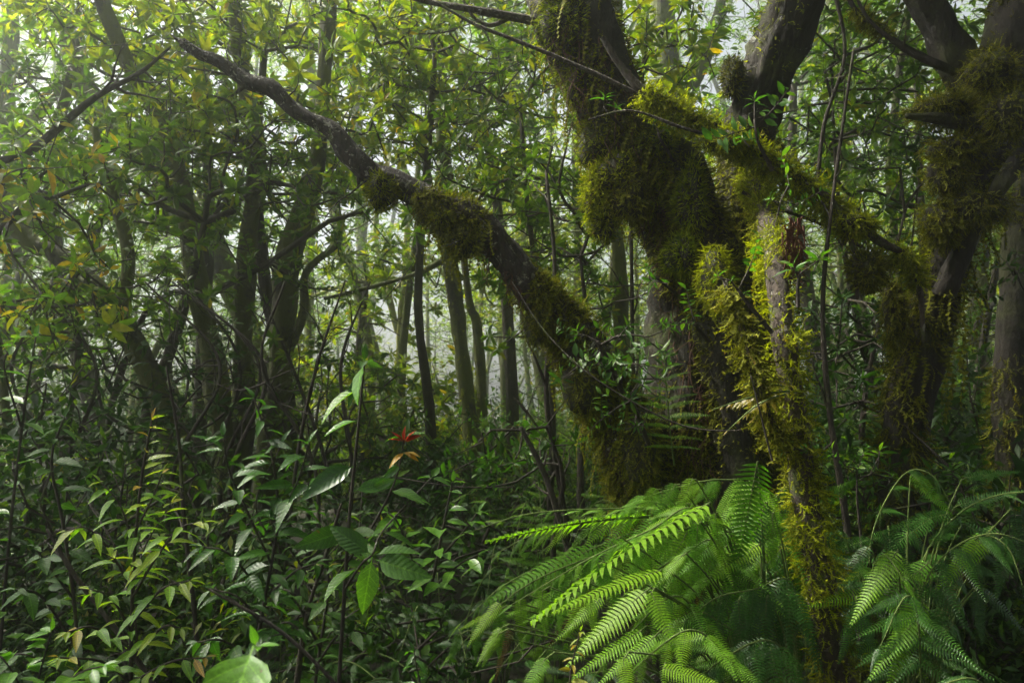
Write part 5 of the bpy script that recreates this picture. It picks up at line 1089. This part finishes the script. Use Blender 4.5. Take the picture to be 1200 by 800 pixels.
fern('faint upright fern clinging to the great trunk beside the leafy epiphyte', [
    ([(790, 545, 3.1), (785, 500, 3.05), (780, 440, 3.0), (778, 390, 3.0)], 48, 12, .25)], P(790, 545, 3.1), PN_b, 4)
fern('little yellow fern growing from the slender trunk', [
    ([(925, 458, 2.25), (895, 462, 2.2), (865, 470, 2.15), (835, 480, 2.12)], 26, 9, .5), ([(918, 452, 2.25), (895, 450, 2.2), (880, 448, 2.2), (862, 456, 2.2)], 20, 7, .4), ([(920, 462, 2.25), (900, 468, 2.15), (880, 480, 2.1), (852, 505, 2.08)], 24, 8, .5)], P(925, 458, 2.25), PN_y, 5)
for k, (x, y, d, lb) in enumerate([(590, 640, 4.2, 'misty fern below the tall dark centre trunk'), (640, 600, 3.7, 'fern tucked behind the star shoots left of the great tree'), (520, 700, 3.4, 'dim fern at the left end of the fern slope'), (1120, 560, 4.0, 'dim fern in the gap right of the leaning mossy tree'),
                                   (330, 760, 3.0, 'shaded fern at the foot of the glossy sapling'), (560, 800, 2.6, 'low dark fern at the bottom centre'), (1000, 800, 2.6, 'dark fern at the foot of the slender trunk'), (90, 760, 3.0, 'shaded fern behind the lime sapling foot')]):
    c = P(x, y, d); z0 = ground_z(c[0], c[1]); r = np.random.RandomState(k); fr = []
    for j in range(7):
        a = j * .9 + r.uniform(-.2, .2); R = r.uniform(.5, .75); h = max(.15, c[2] - z0); u = np.array([math.cos(a), math.sin(a), 0])
        b = np.array([c[0], c[1], z0]); fr.append(([b, b + u * R * .25 + [0, 0, h * .8], b + u * R * .6 + [0, 0, h * 1.1], b + u * R * 1.1 + [0, 0, h * .9]], .2, 10, .35))
    fern(lb, fr, [c[0], c[1], z0], PN_d if k not in (1,) else PN_b, 10 + k)

# ================================================================== undergrowth bushes copied through the forest floor
def bush_proto():
    out = []
    for s in range(3):
        r = np.random.RandomState(60 + s); tg = r.normal(size=(60, 3)) * [.45, .45, .28] + [0, 0, .75]; tg[:, 2] = np.clip(tg[:, 2], .1, 2)
        tr = np.array([[0, 0, 0], [0.02, 0, .15], [0, .02, .35]]); ch, _ = grow(tr, 0, tg, alpha=.3, step=.2, rtip=.004, rmax=.02, seed=s)
        br = chains_geo(ch, 3); g = Geo(); n = 60 * 26; c = np.repeat(tg, 26, 0) + r.normal(size=(n, 3)) * .11; d = nrm(r.normal(size=(n, 3)) * [1, 1, .4] - [0, 0, .15])
        B = basis(d, np.tile([0, 0, 1.0], (n, 1)) + r.normal(size=(n, 3)) * .35) * (.085 * r.uniform(.7, 1.3, n))[:, None, None]; g.stamp(leaf_geo(1, .38, 2, .3, .3, .1, stalk=0.), B, c)
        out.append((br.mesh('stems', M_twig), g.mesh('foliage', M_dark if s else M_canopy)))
    return out
BUSH = bush_proto()
for k in range(88):
    d = 3.2 + 15 * ((k * .377) % 1.0) ** 1.3; px = -120 + 1440 * ((k * .618 + .3) % 1.0)
    p = ground_pt(px, d); side = 'left' if px < 450 else ('misty middle' if px < 760 else 'right')
    t = thing('bush', 'dim small leaved bush in the undergrowth of the %s%s' % (side, ', faded by fog' if d > 9 else ''), 'bush', p, 'undergrowth bushes of the %s%s' % (side, ', in the fog' if d > 9 else ''))
    s = rr_.uniform(.7, 1.25) * (1 if d > 4 else .7); a = rr_.uniform(0, 6)
    for nm, me in zip(('stems', 'foliage'), BUSH[k % 3]):
        o = link(nm, me, t); o.scale = (s, s, s * rr_.uniform(.9, 1.3)); o.rotation_euler = (0, 0, a)
        if nm == 'foliage': o['kind'] = 'stuff'

# ================================================================== fog
def fog():
    g = Geo(); x0, x1, y0, y1, z0, z1 = -45, 45, -12, 60, -1.4, 19
    v = [(x0, y0, z0), (x1, y0, z0), (x1, y1, z0), (x0, y1, z0), (x0, y0, z1), (x1, y0, z1), (x1, y1, z1), (x0, y1, z1)]
    g.add(v, [[0, 3, 2, 1], [4, 5, 6, 7], [0, 1, 5, 4], [1, 2, 6, 5], [2, 3, 7, 6], [3, 0, 4, 7]])
    m = bpy.data.materials.new('fog'); m.use_nodes = True; nt = m.node_tree; nt.nodes.clear()
    pv = nt.nodes.new('ShaderNodeVolumePrincipled'); pv.inputs['Color'].default_value = (.93, .96, .97, 1); pv.inputs['Density'].default_value = HAZE; pv.inputs['Anisotropy'].default_value = .91
    o = nt.nodes.new('ShaderNodeOutputMaterial'); nt.links.new(pv.outputs[0], o.inputs['Volume'])
    h = link('haze', g.mesh('haze', m, smooth=False)); tag(h, 'pale morning fog filling the forest', 'fog', kind='stuff')
    h.visible_shadow = True
fog()
print('objects', len(bpy.data.objects), 'tris', sum(len(m.polygons) for m in bpy.data.meshes))
